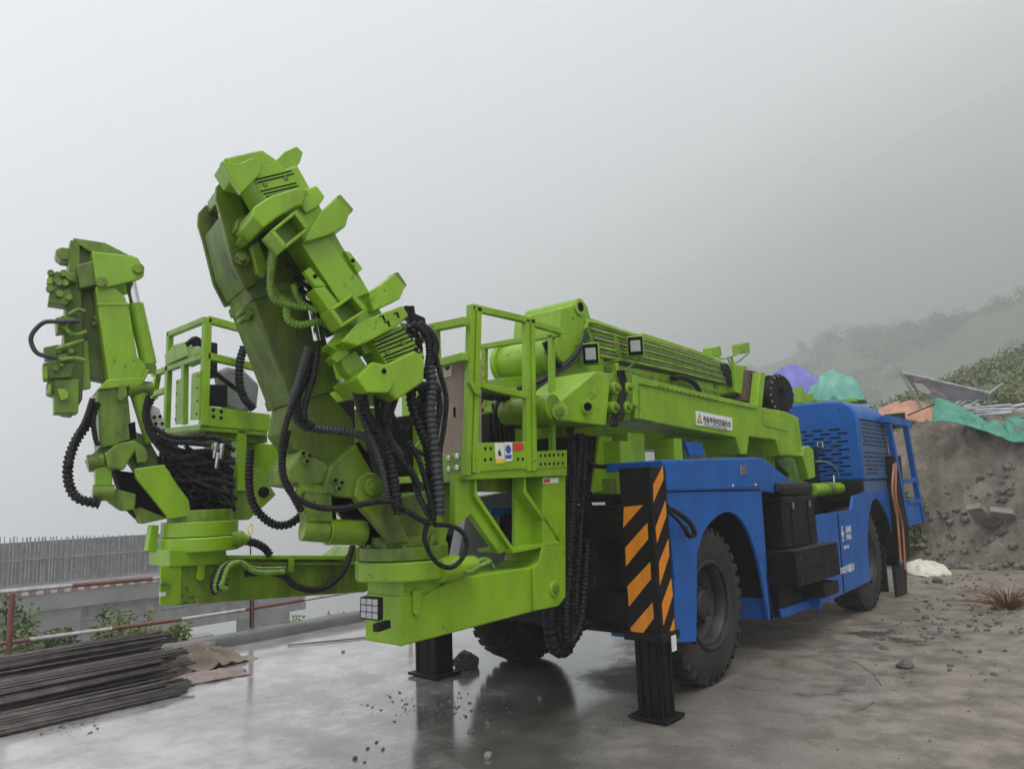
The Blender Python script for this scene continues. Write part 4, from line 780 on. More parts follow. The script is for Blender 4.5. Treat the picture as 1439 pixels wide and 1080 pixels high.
# ================================================================== far basket carrier and arm
FVv = 2.15; FVp = PV(FVv)
fbm = PR('carrier_beam', [(252, 850), (254, 792), (318, 790), (322, 781), (484, 781), (500, 768), (514, 768), (525, 790), (525, 815), (515, 831)], FVp, .3, LIMED, rig, .01)  # darker lime copy paints in shade from the near assembly
PR('end_plate', [(226, 795), (256, 792), (254, 850), (225, 849)], off(FVp, -.02), .018, LIME, fbm, .004); PR('top_flange', [(322, 780), (486, 780), (486, 786), (322, 785)], off(FVp, -.05), .06, LIME, fbm, .004); PR('top_flange', [(340, 790), (505, 790), (505, 793), (340, 793)], off(FVp, -.03), .04, LIME, fbm, .003)
PR('beam_recess', [(524, 790), (525, 815), (512, 832), (505, 832), (508, 800)], off(FVp, -.004), .01, LIMED, fbm); PR('side_rib', [(280, 785), (289, 785), (288, 812), (282, 816), (277, 812)], off(FVp, -.02), .019, LIME, fbm, .004)
PR('hose_clip', [(408, 785), (414, 785), (413, 803), (407, 803)], off(FVp, -.07), .03, LIME, fbm, .003); CY('tow_eye', hit(225, 818, off(FVp, -.05)), hit(240, 821, off(FVp, -.05)), .02, LIMED, fbm); PR('tag', [(224, 832), (233, 831), (233, 837), (225, 838)], off(FVp, -.03), .008, WHITE, fbm, 0)
FC = hit(281, 755, PV(2.3)); FX, FY = FC.x, FC.y
def at_f(dx, dy, z): return Vector((FX + dx, FY + dy, z))
zf = lambda y: hit(281, y, PV(2.3)).z
PR('ring_post', [(238, 772), (318, 772), (320, 792), (238, 796)], off(FVp, -.03), .3, LIME, fbm)
fr2 = CY('slewing_ring', at_f(0, 0, zf(773)), at_f(0, 0, zf(753)), .262, LIME, rig, n=48, bevel=.01); CY('ring_upper', at_f(0, 0, zf(752)), at_f(0, 0, zf(732)), .25, LIME, fr2, n=48); CY('ring_top', at_f(0, 0, zf(733)), at_f(0, 0, zf(716)), .215, LIMED, fr2, n=40)
CY('slew_motor', hit(322, 757, PV(2.1)), hit(340, 757, PV(2.1)), .055, LIMED, fr2); CY('slew_motor', hit(336, 757, PV(2.1)), hit(348, 757, PV(2.1)), .05, LIME, fr2, r2=.03)
HOSE('hose', [(346, 760), (360, 763), (372, 770), (379, 779)], PV(2.1), .03, RUBBER, fr2, .2); PR('ring_tab', [(213, 737), (224, 738), (220, 776), (207, 774)], PV(2.32), .06, LIME, fr2)
FA = R(75); fnn = Vector((math.cos(FA), math.sin(FA), 0)); B0 = (Vector((FX, FY, 0)), fnn)
def fp(s): return off(B0, s)
farm = PR('gripper_arm', [(137, 427), (181, 427), (193, 500), (207, 516), (200, 532), (153, 537)], fp(-.12), .42, LIME, rig, .012)
farm['label'] = 'upright arm with clamp rail on its left'
PR('arm_inner', [(134, 402), (160, 402), (177, 418), (178, 428), (137, 428)], fp(-.1), .38, LIME, farm, .01); PR('arm_lip', [(136, 425), (181, 425), (181.5, 429), (137, 429)], fp(-.126), .43, LIME, farm, .003)
for t0 in (0, .385): PR('head_cheek', [(129, 353), (150, 356), (187, 360), (194, 362), (203, 378), (202, 388), (196, 392), (146, 405), (135, 396)], fp(-.125), .035, LIME, farm, .006, sh=t0)
PR('head_fill', [(334, 268), (372, 258), (392, 300), (414, 340), (372, 385), (345, 320)], arm_plane(-.105), .16, LIMEO, arm, .008); PR('rail_mount', [(350, 262), (384, 252), (420, 330), (386, 345)], arm_plane(-.17), .1, LIMEO, arm, .008); PR('rail_mount', [(415, 345), (440, 336), (486, 425), (462, 440)], arm_plane(-.16), .06, LIMEO, arm, .008)
PR('head_web', [(129, 354), (150, 357), (146, 404), (135, 395)], fp(-.09), .35, LIME, farm); PR('head_top', [(129, 353), (187, 359), (187, 363), (129, 358)], fp(-.09), .35, LIME, farm, .003); PR('head_plate', [(103, 334), (148, 341), (187, 361), (180, 362), (128, 354), (112, 344)], fp(-.0), .3, LIMED, farm, .004)
for x, y in ((194, 378), (142, 397)): q = hit(x, y, fp(-.13)); CY('pin', q - fnn * .03, q, .035, LIMED, farm)
CY('rod', hit(182, 388, fp(.0)), hit(191, 432, fp(.0)), .034, CHROME, farm); CY('arm_cylinder', hit(190, 427, fp(.0)), hit(209, 512, fp(.0)), .052, LIME, farm); CY('pin', hit(211, 517, fp(-.1)), hit(211, 517, fp(.1)), .04, LIMED, farm)
for x, y in ((133, 446), (137, 452), (132, 455)): q = hit(x, y, fp(.05)); CY('lug', q - fnn * .02, q + fnn * .02, .018, LIMED, farm, n=8)
PR('arm_foot', [(150, 533), (200, 530), (205, 518), (211, 520), (200, 541), (137, 547)], fp(-.13), .42, LIME, farm)
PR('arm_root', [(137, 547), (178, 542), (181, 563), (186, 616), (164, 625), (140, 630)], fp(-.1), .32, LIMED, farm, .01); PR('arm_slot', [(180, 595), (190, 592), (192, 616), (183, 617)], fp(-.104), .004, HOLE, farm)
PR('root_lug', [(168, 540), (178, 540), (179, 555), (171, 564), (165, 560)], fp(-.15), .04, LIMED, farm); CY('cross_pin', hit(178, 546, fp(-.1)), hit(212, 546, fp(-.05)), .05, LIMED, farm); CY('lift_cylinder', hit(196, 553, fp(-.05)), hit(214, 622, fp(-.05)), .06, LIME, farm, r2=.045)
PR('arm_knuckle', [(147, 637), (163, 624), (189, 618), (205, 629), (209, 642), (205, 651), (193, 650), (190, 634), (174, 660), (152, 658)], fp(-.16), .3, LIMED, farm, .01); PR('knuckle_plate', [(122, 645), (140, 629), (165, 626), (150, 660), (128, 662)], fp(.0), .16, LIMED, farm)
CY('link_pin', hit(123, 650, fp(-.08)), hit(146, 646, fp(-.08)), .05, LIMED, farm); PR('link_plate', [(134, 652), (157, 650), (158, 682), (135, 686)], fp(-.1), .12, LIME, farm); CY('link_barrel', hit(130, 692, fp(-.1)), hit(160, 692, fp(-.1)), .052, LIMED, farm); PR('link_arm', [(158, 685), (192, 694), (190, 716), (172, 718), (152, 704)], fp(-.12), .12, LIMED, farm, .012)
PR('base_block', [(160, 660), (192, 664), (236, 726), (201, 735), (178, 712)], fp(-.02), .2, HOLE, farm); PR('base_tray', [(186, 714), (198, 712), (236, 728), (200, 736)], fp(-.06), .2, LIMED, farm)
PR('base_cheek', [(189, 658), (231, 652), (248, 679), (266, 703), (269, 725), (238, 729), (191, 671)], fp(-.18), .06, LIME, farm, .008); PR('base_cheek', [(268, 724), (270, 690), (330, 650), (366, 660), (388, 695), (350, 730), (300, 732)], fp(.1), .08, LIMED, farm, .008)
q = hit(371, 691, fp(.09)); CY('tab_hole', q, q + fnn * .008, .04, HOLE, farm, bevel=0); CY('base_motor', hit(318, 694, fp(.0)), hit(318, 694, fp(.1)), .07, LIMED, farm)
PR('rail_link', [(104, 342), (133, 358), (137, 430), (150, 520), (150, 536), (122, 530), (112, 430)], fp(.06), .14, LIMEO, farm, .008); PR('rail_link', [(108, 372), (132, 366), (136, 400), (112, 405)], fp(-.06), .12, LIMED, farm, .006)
PR('arm_gusset', [(184, 604), (206, 612), (222, 640), (230, 654), (192, 664), (176, 640)], fp(-.02), .14, LIMED, farm, .008)
# far clamp rail
frl = PR('clamp_rail', [(99, 336), (112, 342), (118, 470), (116, 560), (104, 582), (88, 580), (90, 470)], fp(.0), .24, LIMEO, rig, .008)
for px, s in (([(78, 351), (86, 347), (100, 349), (98, 366), (86, 364), (79, 358)], .03), ([(68, 385), (80, 381), (106, 384), (108, 396), (84, 402), (70, 398)], -.06), ([(70, 408), (98, 405), (104, 420), (94, 428), (68, 424)], -.06), ([(78, 446), (90, 444), (95, 464), (80, 466)], -.04), ([(61, 488), (80, 484), (102, 488), (100, 502), (64, 503)], -.06), ([(60, 510), (78, 506), (106, 510), (100, 530), (62, 532)], -.06), ([(66, 536), (78, 534), (78, 556), (66, 552)], -.02), ([(76, 532), (112, 532), (110, 580), (76, 580)], -.04)):
    PR('clamp_block', px, fp(s), .16, LIMED, frl, .006)
for i in range(26):
    x = random.choice((74, 88, 96)) + random.uniform(-6, 6); y = random.choice((390, 415, 455, 495, 520)) + random.uniform(-9, 9); q = hit(x, y, fp(-.075)); CY('clamp_bolt', q - fnn * .02, q + fnn * .02, random.uniform(.014, .024), LIMED, frl, n=8, bevel=.002)
for px in ([(66, 391), (74, 388), (74, 399), (66, 398)], [(60, 516), (67, 514), (67, 532), (60, 531)], [(68, 540), (72, 539), (72, 553), (67, 552)]): PR('clamp_jaw', px, fp(-.08), .06, LIME, frl, .003)
PR('rail_end', [(80, 546), (92, 546), (97, 552), (96, 560), (86, 563)], fp(-.07), .03, LIME, frl, .004); PR('rail_pipe', [(114, 480), (124, 478), (128, 545), (114, 548)], fp(.05), .05, LIME, frl)
HOSE('hose', [(112, 451), (85, 452), (62, 453), (46, 468), (44, 482), (54, 497), (80, 503)], fp(-.12), .014, HGREY, farm, 0)
for p in ([(96, 442), (110, 435), (120, 438)], [(92, 462), (104, 470), (122, 466)], [(80, 490), (98, 484), (118, 478)], [(84, 506), (104, 503), (120, 506)]): HOSE('spiral_hose', p, fp(-.1), .014, HLIME, farm, .25)
for i, (p, r) in enumerate([([(135, 566), (122, 595), (106, 620), (96, 650), (97, 680), (110, 700), (140, 708)], .033), ([(136, 565), (131, 590), (134, 615), (138, 626)], .018), ([(130, 560), (120, 590), (104, 622), (98, 655)], .02), ([(213, 560), (206, 580), (215, 610), (230, 630), (250, 642), (275, 640)], .026), ([(208, 555), (203, 585), (212, 612), (228, 634), (240, 645)], .018), ([(222, 612), (240, 620), (262, 622), (296, 625)], .02), ([(215, 600), (236, 612), (260, 615), (290, 612)], .02)]):
    HOSE('hose', p, fp(-.16 - .02 * (i % 3)), r, RUBBER, farm, .25)
for i in range(18):
    a = (random.uniform(222, 262), random.uniform(606, 650)); b = (random.uniform(258, 335), random.uniform(690, 718)); m_ = ((a[0] + b[0]) / 2 + random.uniform(-18, 22), (a[1] + b[1]) / 2 + random.uniform(-12, 22))
    HOSE('hose', [a, m_, b], fp(random.uniform(-.12, .06)), random.uniform(.014, .024), RUBBER, farm, .22)
for i in range(8):
    y = 618 + i * 9; HOSE('hose', [(228 + i * 3, y), (262, y + 4 + 3 * (i % 2)), (300, y + random.uniform(-4, 10)), (330, y + random.uniform(0, 22))], fp(-.1 + .03 * (i % 3)), .02, RUBBER, farm, .22)
PR('hose_plate', [(232, 640), (300, 632), (330, 660), (318, 712), (262, 716)], fp(.08), .03, HOLE, farm)
for x, y in ((303, 628), (312, 629), (306, 642)): CY('fitting', hit(x, y - 6, fp(-.14)), hit(x - 2, y + 16, fp(-.14)), .018, STEEL, farm, n=10)
PR('valve_plate', [(212, 568), (224, 574), (233, 602), (221, 606), (212, 590)], fp(-.1), .02, mat('pale_plate', (.42, .41, .38, 1), .5), farm, .003)
for x, y in ((217, 586), (225, 585), (219, 595), (228, 595)): q = hit(x, y, fp(-.104)); CY('tab_hole', q, q + fnn * .004, .012, HOLE, farm, n=8, bevel=0)
# hose draped on the far beam
BH = off(FVp, -.09)
HOSE('hose', [(496, 766), (486, 796), (466, 820), (440, 829), (414, 822), (398, 808), (372, 803), (345, 806)], BH, .026, RUBBER, fbm, .15)
for k in range(4): HOSE('hose', [(318, 812 + 5 * k), (302 + 3 * k, 832 - 3 * k), (299 + 5 * k, 815), (310 + 4 * k, 795), (330 + 3 * k, 790), (360, 797 + 2 * k), (400, 797 + 2 * k)], off(BH, -.02 * k), .02, HLIME if k % 2 else RUBBER, fbm, .25)
# far basket
GV = PV(2.3); GU = PU(hit(287, 520, GV).x)
fk = PR('work_basket', [(285, 597), (376, 604), (376, 612), (285, 605)], GV, .5, LIME, rig)
fk['label'] = 'smaller railed basket half hidden behind the leaning arm'
for a, b in (((291, 447), (286, 598)), ((291, 449), (392, 476)), ((290, 500), (392, 524))): RAIL(a, b, GV, fk, .052)
for a, b in (((290, 449), (238, 470)), ((287, 500), (232, 520)), ((285, 600), (230, 606)), ((239, 467), (234, 606)), ((260, 512), (259, 596)), ((222, 523), (216, 560)), ((232, 520), (216, 526)), ((234, 548), (216, 554))): RAIL(a, b, GU, fk, .042)
PR('basket_plate', [(288, 570), (380, 582), (380, 606), (285, 598)], off(GV, -.01), .01, LIME, fk, .003); PR('front_panel', [(247, 534), (256, 531), (256, 594), (246, 596)], off(GU, -.02), .015, LIME, fk, .003); PR('front_panel', [(269, 525), (281, 521), (279, 589), (267, 590)], off(GU, -.03), .015, LIME, fk, .003)
for x, y in ((300, 576), (311, 578), (300, 585), (311, 587)): q = hit(x, y, off(GV, -.0115)); CY('plate_hole', q, q + Vector((0, .002, 0)), .014, HOLE, fk, n=10, bevel=0)
for x, y in ((278, 528), (277, 545), (277, 563), (276, 581), (249, 537), (248, 553), (247, 571), (246, 589)): q = hit(x, y, off(GU, -.032)); CY('plate_hole', q, q + Vector((.002, 0, 0)), .009, HOLE, fk, n=8, bevel=0)
PR('lamp_housing', [(230, 500), (244, 484), (258, 480), (263, 500), (236, 512)], off(GU, -.03), .2, LIME, fk, .008); PR('lamp_housing', [(258, 480), (281, 496), (263, 503)], off(GU, -.02), .12, LIME, fk, .004)
PR('control_console', [(296, 480), (306, 482), (306, 530), (294, 530)], PV(2.5), .12, BLACK, fk)
for k in range(6): HOSE('hose', [(262 + 3 * k, 484 - 2 * (k % 3)), (276 + 2 * k, 476 + 2 * k), (290 + 2 * k, 492), (296, 515 + 3 * k)], PV(2.45), .02, RUBBER, fk)
PR('canvas_wrap', [(306, 522), (322, 515), (345, 520), (366, 540), (362, 575), (338, 580), (316, 572)], PV(2.75), .1, CANVAS, fk, .03); PR('panel', [(294, 540), (320, 540), (320, 572), (294, 570)], PV(2.6), .03, BLACK, fk); HOSE('hose', [(296, 518), (318, 536), (345, 556)], PV(2.28), .018, RUBBER, fk, 0)
HOSE('hose', [(343, 488), (337, 510), (337, 540), (344, 560), (356, 574)], PV(2.2), .033, RUBBER, fk, .2)
PR('basket_leg', [(334, 604), (347, 605), (347, 690), (334, 690)], PV(2.3), .1, LIME, fk); PR('basket_base', [(285, 604), (376, 612), (376, 622), (300, 618)], PV(2.35), .3, LIMED, fk); PR('basket_leg', [(347, 620), (400, 626), (400, 680), (347, 670)], PV(2.5), .1, LIME, fk)
PR('pillar', [(300, 610), (335, 614), (335, 680), (318, 670)], PV(2.6), .2, LIMED, fk)
# hanging hoses under the near boom
hh = None
for i, (p, r) in enumerate([([(815, 610), (812, 660), (806, 720), (800, 800), (795, 870), (800, 900), (815, 880), (822, 820), (826, 760)], .035), ([(822, 612), (820, 660), (818, 720), (812, 800), (810, 860), (820, 880), (832, 850), (836, 790), (832, 720)], .03), ([(808, 640), (800, 690), (796, 760), (790, 830), (786, 880), (792, 902), (804, 890), (812, 850)], .04), ([(830, 615), (828, 670), (826, 740), (824, 800), (826, 850), (836, 860), (842, 820)], .03), ([(800, 600), (806, 650), (804, 720), (798, 790)], .03), ([(812, 620), (830, 650), (850, 655), (862, 645)], .018), ([(818, 625), (835, 655), (855, 652), (866, 640)], .016), ([(773, 850), (772, 880), (780, 910), (795, 912), (802, 890), (805, 850)], .05)]):
    HOSE('hose', p, PV(.42 + .03 * (i % 4)), r, RUBBER, ch, .2)
# ================================================================== other things
# ---- railing
def copy_tree(o, dloc, parent=None):
    c = o.copy(); sc.collection.objects.link(c)
    if parent is None: c.location = Vector(o.location) + Vector(dloc)
    else: c.parent = parent
    for chd_ in list(o.children): copy_tree(chd_, dloc, c)
    return c
RVy = 5.6
rg = empty('pipe_railing', (-3.2, RVy, 0), 'rusty red and white pipe railing beyond the kerb on the left', 'railing')
for u in (-5.7, -3.2, -.7, 1.8, 4.3): CY('post', (u, RVy, -.25), (u, RVy, .76 if u < 0 else .8), .026, RAILR, rg, n=14)
for z, ph in ((.77, 0), (.3, .35)):
    u = -7.2 + ph; k = 0
    while u < 5:
        L = .72 + .1 * random.random(); sag = .015 * math.sin(u * 1.3)
        CY('rail', (u, RVy, z + sag), (u + L, RVy, z + .015 * math.sin((u + L) * 1.3)), .02, RAILR if k % 2 == 0 else RAILW, rg, n=14, bevel=0); u += L; k += 1
sk = CY('survey_stake', hit(352, 880, PV(5.5)), hit(352, 752, PV(5.5)), .008, BLACK, None, n=8); tagp(sk, 'thin dark stake with yellow loop standing at the kerb', 'stake')
V_, F_ = LATHE([(.03, -.006), (.036, 0), (.03, .006), (.024, 0), (.03, -.006)], hit(352, 743, PV(5.5)), (0, 1, 0), 18); mesh('loop', [Vector((v.x, v.y, hit(352, 743, PV(5.5)).z + (v.z - hit(352, 743, PV(5.5)).z) * 1.9)) for v in V_], F_, YEL, sk, smooth=True)
# ---- steel bar bundles on the left
rod_me = {}
def rod_mesh(L):
    k = round(L, 1)
    if k not in rod_me:
        mb = MB(); mb.cyl((0, 0, 0), (k, 0, 0), .0125, n=7); me = bpy.data.meshes.new('rod'); me.from_pydata(mb.v, [], mb.f); me.materials.append(REBAR); me.polygons.foreach_set('use_smooth', [True] * len(me.polygons)); rod_me[k] = me
    return rod_me[k]
def bundle(name, label, v0, v1, z0, z1, uend, n, yaw, slope=0.):
    t = empty(name, (-5, (v0 + v1) / 2, 0), label, 'steel bars', 'bar bundles on the left')
    for i in range(n):
        L = random.choice((3.0, 3.2, 3.4)); f = random.random(); v = v0 + (v1 - v0) * (i + .5) / n + random.uniform(-.02, .02)
        prof = 1 - abs(2 * (i + .5) / n - 1) ** 2.2
        z = .0135 + z0 + (z1 - z0) * prof * random.uniform(.55, 1) if i % 3 else .0135 + z0 + (z1 - z0) * prof
        o = bpy.data.objects.new('rod', rod_mesh(L)); a = yaw + random.uniform(-.022, .022); pit = slope + random.uniform(-.006, .006)
        ue = uend + random.uniform(-.3, .06); x0 = ue - math.cos(a) * L
        link(o, t, Vector((x0, v - math.sin(a) * L * .5, max(.0135, z + math.sin(pit) * L * .5))))
        o.rotation_euler = (0, pit, a)
    return t
bundle('steel_bar_bundle', 'nearest low bundle of dark wet steel bars lying on the pad', 3.45, 3.85, 0, .07, -2.45, 44, .02)
bundle('steel_bar_bundle', 'middle bundle of dark wet steel bars reaching the crumpled tarp', 4.0, 4.45, .0, .2, -2.2, 60, .05)
bundle('steel_bar_bundle', 'highest rear bundle of dark wet steel bars against the kerb', 4.55, 5.0, .0, .3, -2.05, 64, .04)
# ---- cloths and tarps
def tarp(name, c, rx, ry, h, m, label, cat, rot=0., crump=.12, fs=3.2, nu=64, nv=44, pw=2.4, seed=0., zfun=None, sharp=.6):
    V = []; F = []; ca, sa = math.cos(rot), math.sin(rot)
    for i in range(nu):
        for j in range(nv):
            a = 2 * i / (nu - 1) - 1; b = 2 * j / (nv - 1) - 1
            edge = 1 + .16 * nz3(a * 1.7 + seed, b * 1.7, seed)
            x = a * rx * edge; y = b * ry * edge
            d = (abs(a) ** pw + abs(b) ** pw)
            n1 = abs(nz3(a * fs + seed, b * fs * .8 + a, seed + 2)); n2 = abs(nz3(a * fs * 2.3 + 3, b * fs * 2.1 + seed, 4))
            fold = (1 - n1) ** 3 * 1.0 + (1 - n2) ** 2 * .12 - .4
            z = h * max(0., 1 - d) ** .55 + crump * fold * (1.15 - min(1, d * .8))
            X_ = c[0] + x * ca - y * sa + .06 * rx * nz3(a * 3, b * 3, 9); Y_ = c[1] + x * sa + y * ca
            V.append(Vector((X_, Y_, (c[2] if zfun is None else zfun(X_, Y_)) + z + .01)))
    for i in range(nu - 1):
        for j in range(nv - 1): F.append((i * nv + j, (i + 1) * nv + j, (i + 1) * nv + j + 1, i * nv + j + 1))
    o = mesh(name, V, F, m, smooth=True, fix=False, base=True)
    if o.data.polygons[len(F) // 2].normal.z < 0: o.data.flip_normals()
    so_ = o.modifiers.new('thick', 'SOLIDIFY'); so_.thickness = .008; so_.offset = -1
    return tagp(o, label, cat)
tarp('crumpled_tarp', (-2.0, 4.5, .0), .52, .36, .04, TARPB, 'crumpled brown wet tarp thrown over the ends of the steel bars', 'tarp', .15, .2, 2.0, seed=1.3, nu=120, nv=84)
PINK = mat('pinkish_tarp', (.27, .2, .185, 1), .6, var=.2, vscale=6)
tarp('tarp_edge', (-2.12, 3.88, .0), .32, .2, .02, PINK, 'flat pinkish sheet end sticking out beside the bars', 'sheet', -.2, .03, 2.2, seed=5.1)
zt = lambda X_, Y_: max(gz(X_, Y_), bankz(X_, Y_) if X_ > 8.9 else 0)
tarp('cream_sheet', (hit(1296, 808, PW(0)).x + .2, hit(1296, 808, PW(0)).y, 0), .55, .27, .14, CREAM, 'cream white plastic sheet lying on the ground behind the rear wheel', 'sheet', .75, .12, 1.4, seed=2.2)
# ---- junk on the terrace of the bank
BT = 2.55
pk = hit(1268, 592, PU(11.9)); tarp('peach_tarp', (12.2, pk.y, pk.z - .05), .5, .75, .42, PEACH, 'peach orange tarp mound on top of the earth bank', 'tarp', .2, .12, 2.6, seed=3.3)
lt = hit(1112, 552, PU(12.3)); lto = tarp('lilac_tarp', (12.5, lt.y, lt.z - .25), .75, .72, .8, PURPLE, 'lilac tarp over a heap seen above the blue hood', 'tarp', .3, .22, 2.0, seed=4.4, pw=1.9)
BX('heap_core', (12.3, lt.y - .25, 2.2), (12.7, lt.y + .25, lt.z + .05), SHEET, lto)
tt = hit(1172, 552, PU(12.0)); tto = tarp('teal_tarp', (12.1, tt.y, tt.z - .25), .5, .62, .66, TEAL, 'pale teal tarp slung beside the lilac one above the hood', 'tarp', .2, .24, 1.9, seed=6.1, pw=1.6)
BX('heap_core', (11.95, tt.y - .2, 2.2), (12.25, tt.y + .2, tt.z + .0), SHEET, tto)
def drape(name, top, bot, pt, pb, m, label, cat, nu=70, nv=26):
    def lerp(P, t):
        x = t * (len(P) - 1); i = min(int(x), len(P) - 2); f = x - i; return (P[i][0] * (1 - f) + P[i + 1][0] * f, P[i][1] * (1 - f) + P[i + 1][1] * f)
    V = []; F = []
    for i in range(nu):
        t = i / (nu - 1); a = hit(*lerp(top, t), PU(pt)); b = hit(*lerp(bot, t), PU(pb))
        for j in range(nv):
            s = j / (nv - 1); p = a.lerp(b, s); w = .13 * nz3(t * 9 + s * 1.5, s * 1.8, 3) + .06 * nz3(t * 22, s * 3, 7)
            V.append(p + Vector((-w, 0, .06 * math.sin(s * 3.14) + .3 * w)))
        if i: F += [((i - 1) * nv + j, i * nv + j, i * nv + j + 1, (i - 1) * nv + j + 1) for j in range(nv - 1)]
    o = mesh(name, V, F, m, smooth=True, fix=False); s_ = o.modifiers.new('thick', 'SOLIDIFY'); s_.thickness = .01
    return tagp(o, label, cat)
drape('green_netting', [(1317, 559), (1340, 566), (1362, 578), (1385, 592), (1405, 592), (1425, 585), (1462, 580)], [(1308, 592), (1345, 594), (1378, 603), (1400, 612), (1420, 620), (1440, 622), (1465, 618)], 11.0, 10.2, GREENNET, 'green construction netting hanging over the edge of the bank', 'netting')
def sheet(name, px, pl, t, m, label, cat): return tagp(PR(name, px, pl, t, m, None, .004), label, cat)
SP = (hit(1320, 560, PU(12.3)), Vector((.75, .1, .62)).normalized())
sheet('roof_sheet', [(1267, 523), (1298, 531), (1392, 553), (1384, 561), (1320, 564), (1283, 545)], SP, .02, SHEET, 'dark grey roofing sheet leaning in the scrap heap', 'sheet')
for px, lb in (([(1268, 523), (1393, 552), (1393, 554.5), (1268, 526)], 'bluish pipe along the upper edge of the grey roofing sheet'), ([(1310, 546), (1332, 558), (1331, 561), (1308, 548)], 'short pale batten lying on the grey roofing sheet'), ([(1284, 533), (1305, 530), (1306, 532), (1285, 536)], 'short white strip at the top of the grey roofing sheet')):
    sheet('batten', px, off(SP, -.05), .03, GALV, lb, 'batten')
sheet('torn_panel', [(1284, 538), (1296, 540), (1310, 551), (1304, 554), (1290, 548)], off(SP, -.04), .02, WHITE, 'torn white panel lying on the grey roofing sheet', 'panel')
sheet('plank', [(1263, 522), (1267, 522), (1308, 591), (1302, 592)], (hit(1285, 560, PU(11.8)), Vector((.9, .1, .4)).normalized()), .03, mat('pale_green_plank', (.3, .34, .25, 1), .7, var=.2), 'pale greenish plank leaning against the scrap heap', 'plank')
for i in range(34):
    x0 = random.uniform(1320, 1400); y0 = 577 + (x0 - 1320) * .12 + random.uniform(-9, 8); L = random.uniform(40, 110); an = random.uniform(-.26, .12) if i % 5 else random.uniform(-.7, .7)
    if i % 5 == 0: L *= .5
    u_ = 12.0 + random.uniform(0, .9)
    o = CY('scrap_pipe', hit(x0, y0, PU(u_)), hit(x0 + L, y0 + L * math.tan(an), PU(u_ + random.uniform(-.4, .5))), random.uniform(.018, .032), GALV, None, n=10, bevel=0)
    tagp(o, 'loose galvanised pipe in the heap above the green netting', 'pipe', 'pipes heaped on the terrace')
for i in range(9):
    x0 = random.uniform(1262, 1310); y0 = random.uniform(564, 580)
    o = CY('scrap_batten', hit(x0 + 10, y0, PU(12.1)), hit(x0 + random.uniform(30, 55), y0 + random.uniform(-6, 12), PU(12.4)), .02, GALV, None, n=8, bevel=0); tagp(o, 'pale rod between the plank and the green netting', 'rod', 'rods beside the plank')
# ---- rocks and rubble
def rock_geo(c, r, seed, flat=.7, sub=2):
    bm = bmesh.new(); bmesh.ops.create_icosphere(bm, subdivisions=sub, radius=1.0)
    V = []
    for v in bm.verts:
        d = v.co.normalized(); k = 1 + .42 * nz3(d.x * 1.1 + seed, d.y * 1.1, d.z * 1.1 + seed * 2) + .14 * nz3(d.x * 3 + seed, d.y * 3, d.z * 3)
        p = Vector((d.x * k, d.y * k * .85, d.z * k * flat)); q = .34
        p = Vector((round(p.x / q) * q * .35 + p.x * .65, round(p.y / q) * q * .35 + p.y * .65, round(p.z / q) * q * .35 + p.z * .65))
        V.append(p * r + Vector(c))
    F = [tuple(v.index for v in f.verts) for f in bm.faces]; bm.free(); return V, F
def rock(x, y, wpx, m, label, seed, flat=.7, cat='stone', group=None):
    p = hit(x, y, PW(0)); r = wpx / 2 * (p - CAM).dot(CF) / FPX
    V, F = rock_geo((p.x, p.y, gz(p.x, p.y) + r * flat * .55), r, seed, flat, 3 if wpx > 20 else 2)
    return tagp(mesh('stone', V, F, m, base=True), label, cat, group)
rock(655, 937, 38, ROCK, 'angular dark rock lying beside the far front wheel', 1.7, .75)
rock(499, 1066, 8, ROCK, 'dark pebble nearest the bottom edge left of the puddle', 2.2)
for i, (x, y, w) in enumerate(((517, 1052, 5), (529, 1043, 5), (538, 1053, 6), (512, 1071, 5))): rock(x, y, w, ROCK, 'tiny dark pebble on the wet pad near the bottom edge', 3 + i, cat='pebble', group='pebbles at the bottom edge')
rock(686, 1064, 15, SLAB, 'pale stone on the pad at the bottom centre', 8.1); rock(758, 982, 8, SLAB, 'small pale stone on the wet ground under the rig', 9.3); rock(685, 1018, 8, SLAB, 'small pale stone at the puddle edge above a flat one', 10.2); rock(662, 1028, 13, SLAB, 'small flat pale stone at the puddle edge', 11.7, .35); rock(482, 916, 5, ROCK, 'single dark pebble left of the carrier beam', 12.8)
rock(1272, 938, 24, ROCK, 'clod of broken dark rubble right of the near front wheel', 13.4, .5); rock(1318, 822, 15, ROCK, 'dark stone at the tip of the cream sheet', 14.5); rock(1301, 869, 12, ROCK, 'small dark stone on the mud behind the rear wheel', 15.1, .5); rock(1242, 911, 14, ROCK, 'flat dark stone on the mud in front of the rear wheel', 16.6, .3)
for i, (px, u_, lb) in enumerate((([(1358, 716), (1378, 713), (1412, 742), (1404, 750), (1372, 736)], 9.45, 'long broken concrete slab lying on the earth bank'), ([(1392, 718), (1425, 722), (1430, 730), (1405, 732)], 9.6, 'upper broken concrete slab on the earth bank'))):
    sheet('broken_slab', px, (hit(px[0][0], px[0][1] + 12, PU(u_)), Vector((.55, .1, .83)).normalized()), .1, SLAB, lb, 'slab')
rock(1436, 792, 26, SLAB, 'pale squarish stone at the right edge', 17.2, .9)
gb = MB()
def scatter(n, fn, rlo, rhi):
    for i in range(n):
        p = fn(); r = rlo + (rhi - rlo) * random.random() ** 3
        V, F = rock_geo((p.x, p.y, zt(p.x, p.y) + r * .3), r, random.uniform(0, 50), .6, 1); gb.add(V, F)
scatter(170, lambda: hit(random.gauss(610, 45), random.gauss(992, 9), PW(0)), .004, .014)
scatter(110, lambda: hit(random.uniform(1230, 1439), 870 + random.random() ** 1.5 * 90, PW(0)), .004, .035)
scatter(420, lambda: hit(random.uniform(1285, 1439), random.uniform(775, 900), PW(0)), .005, .04)
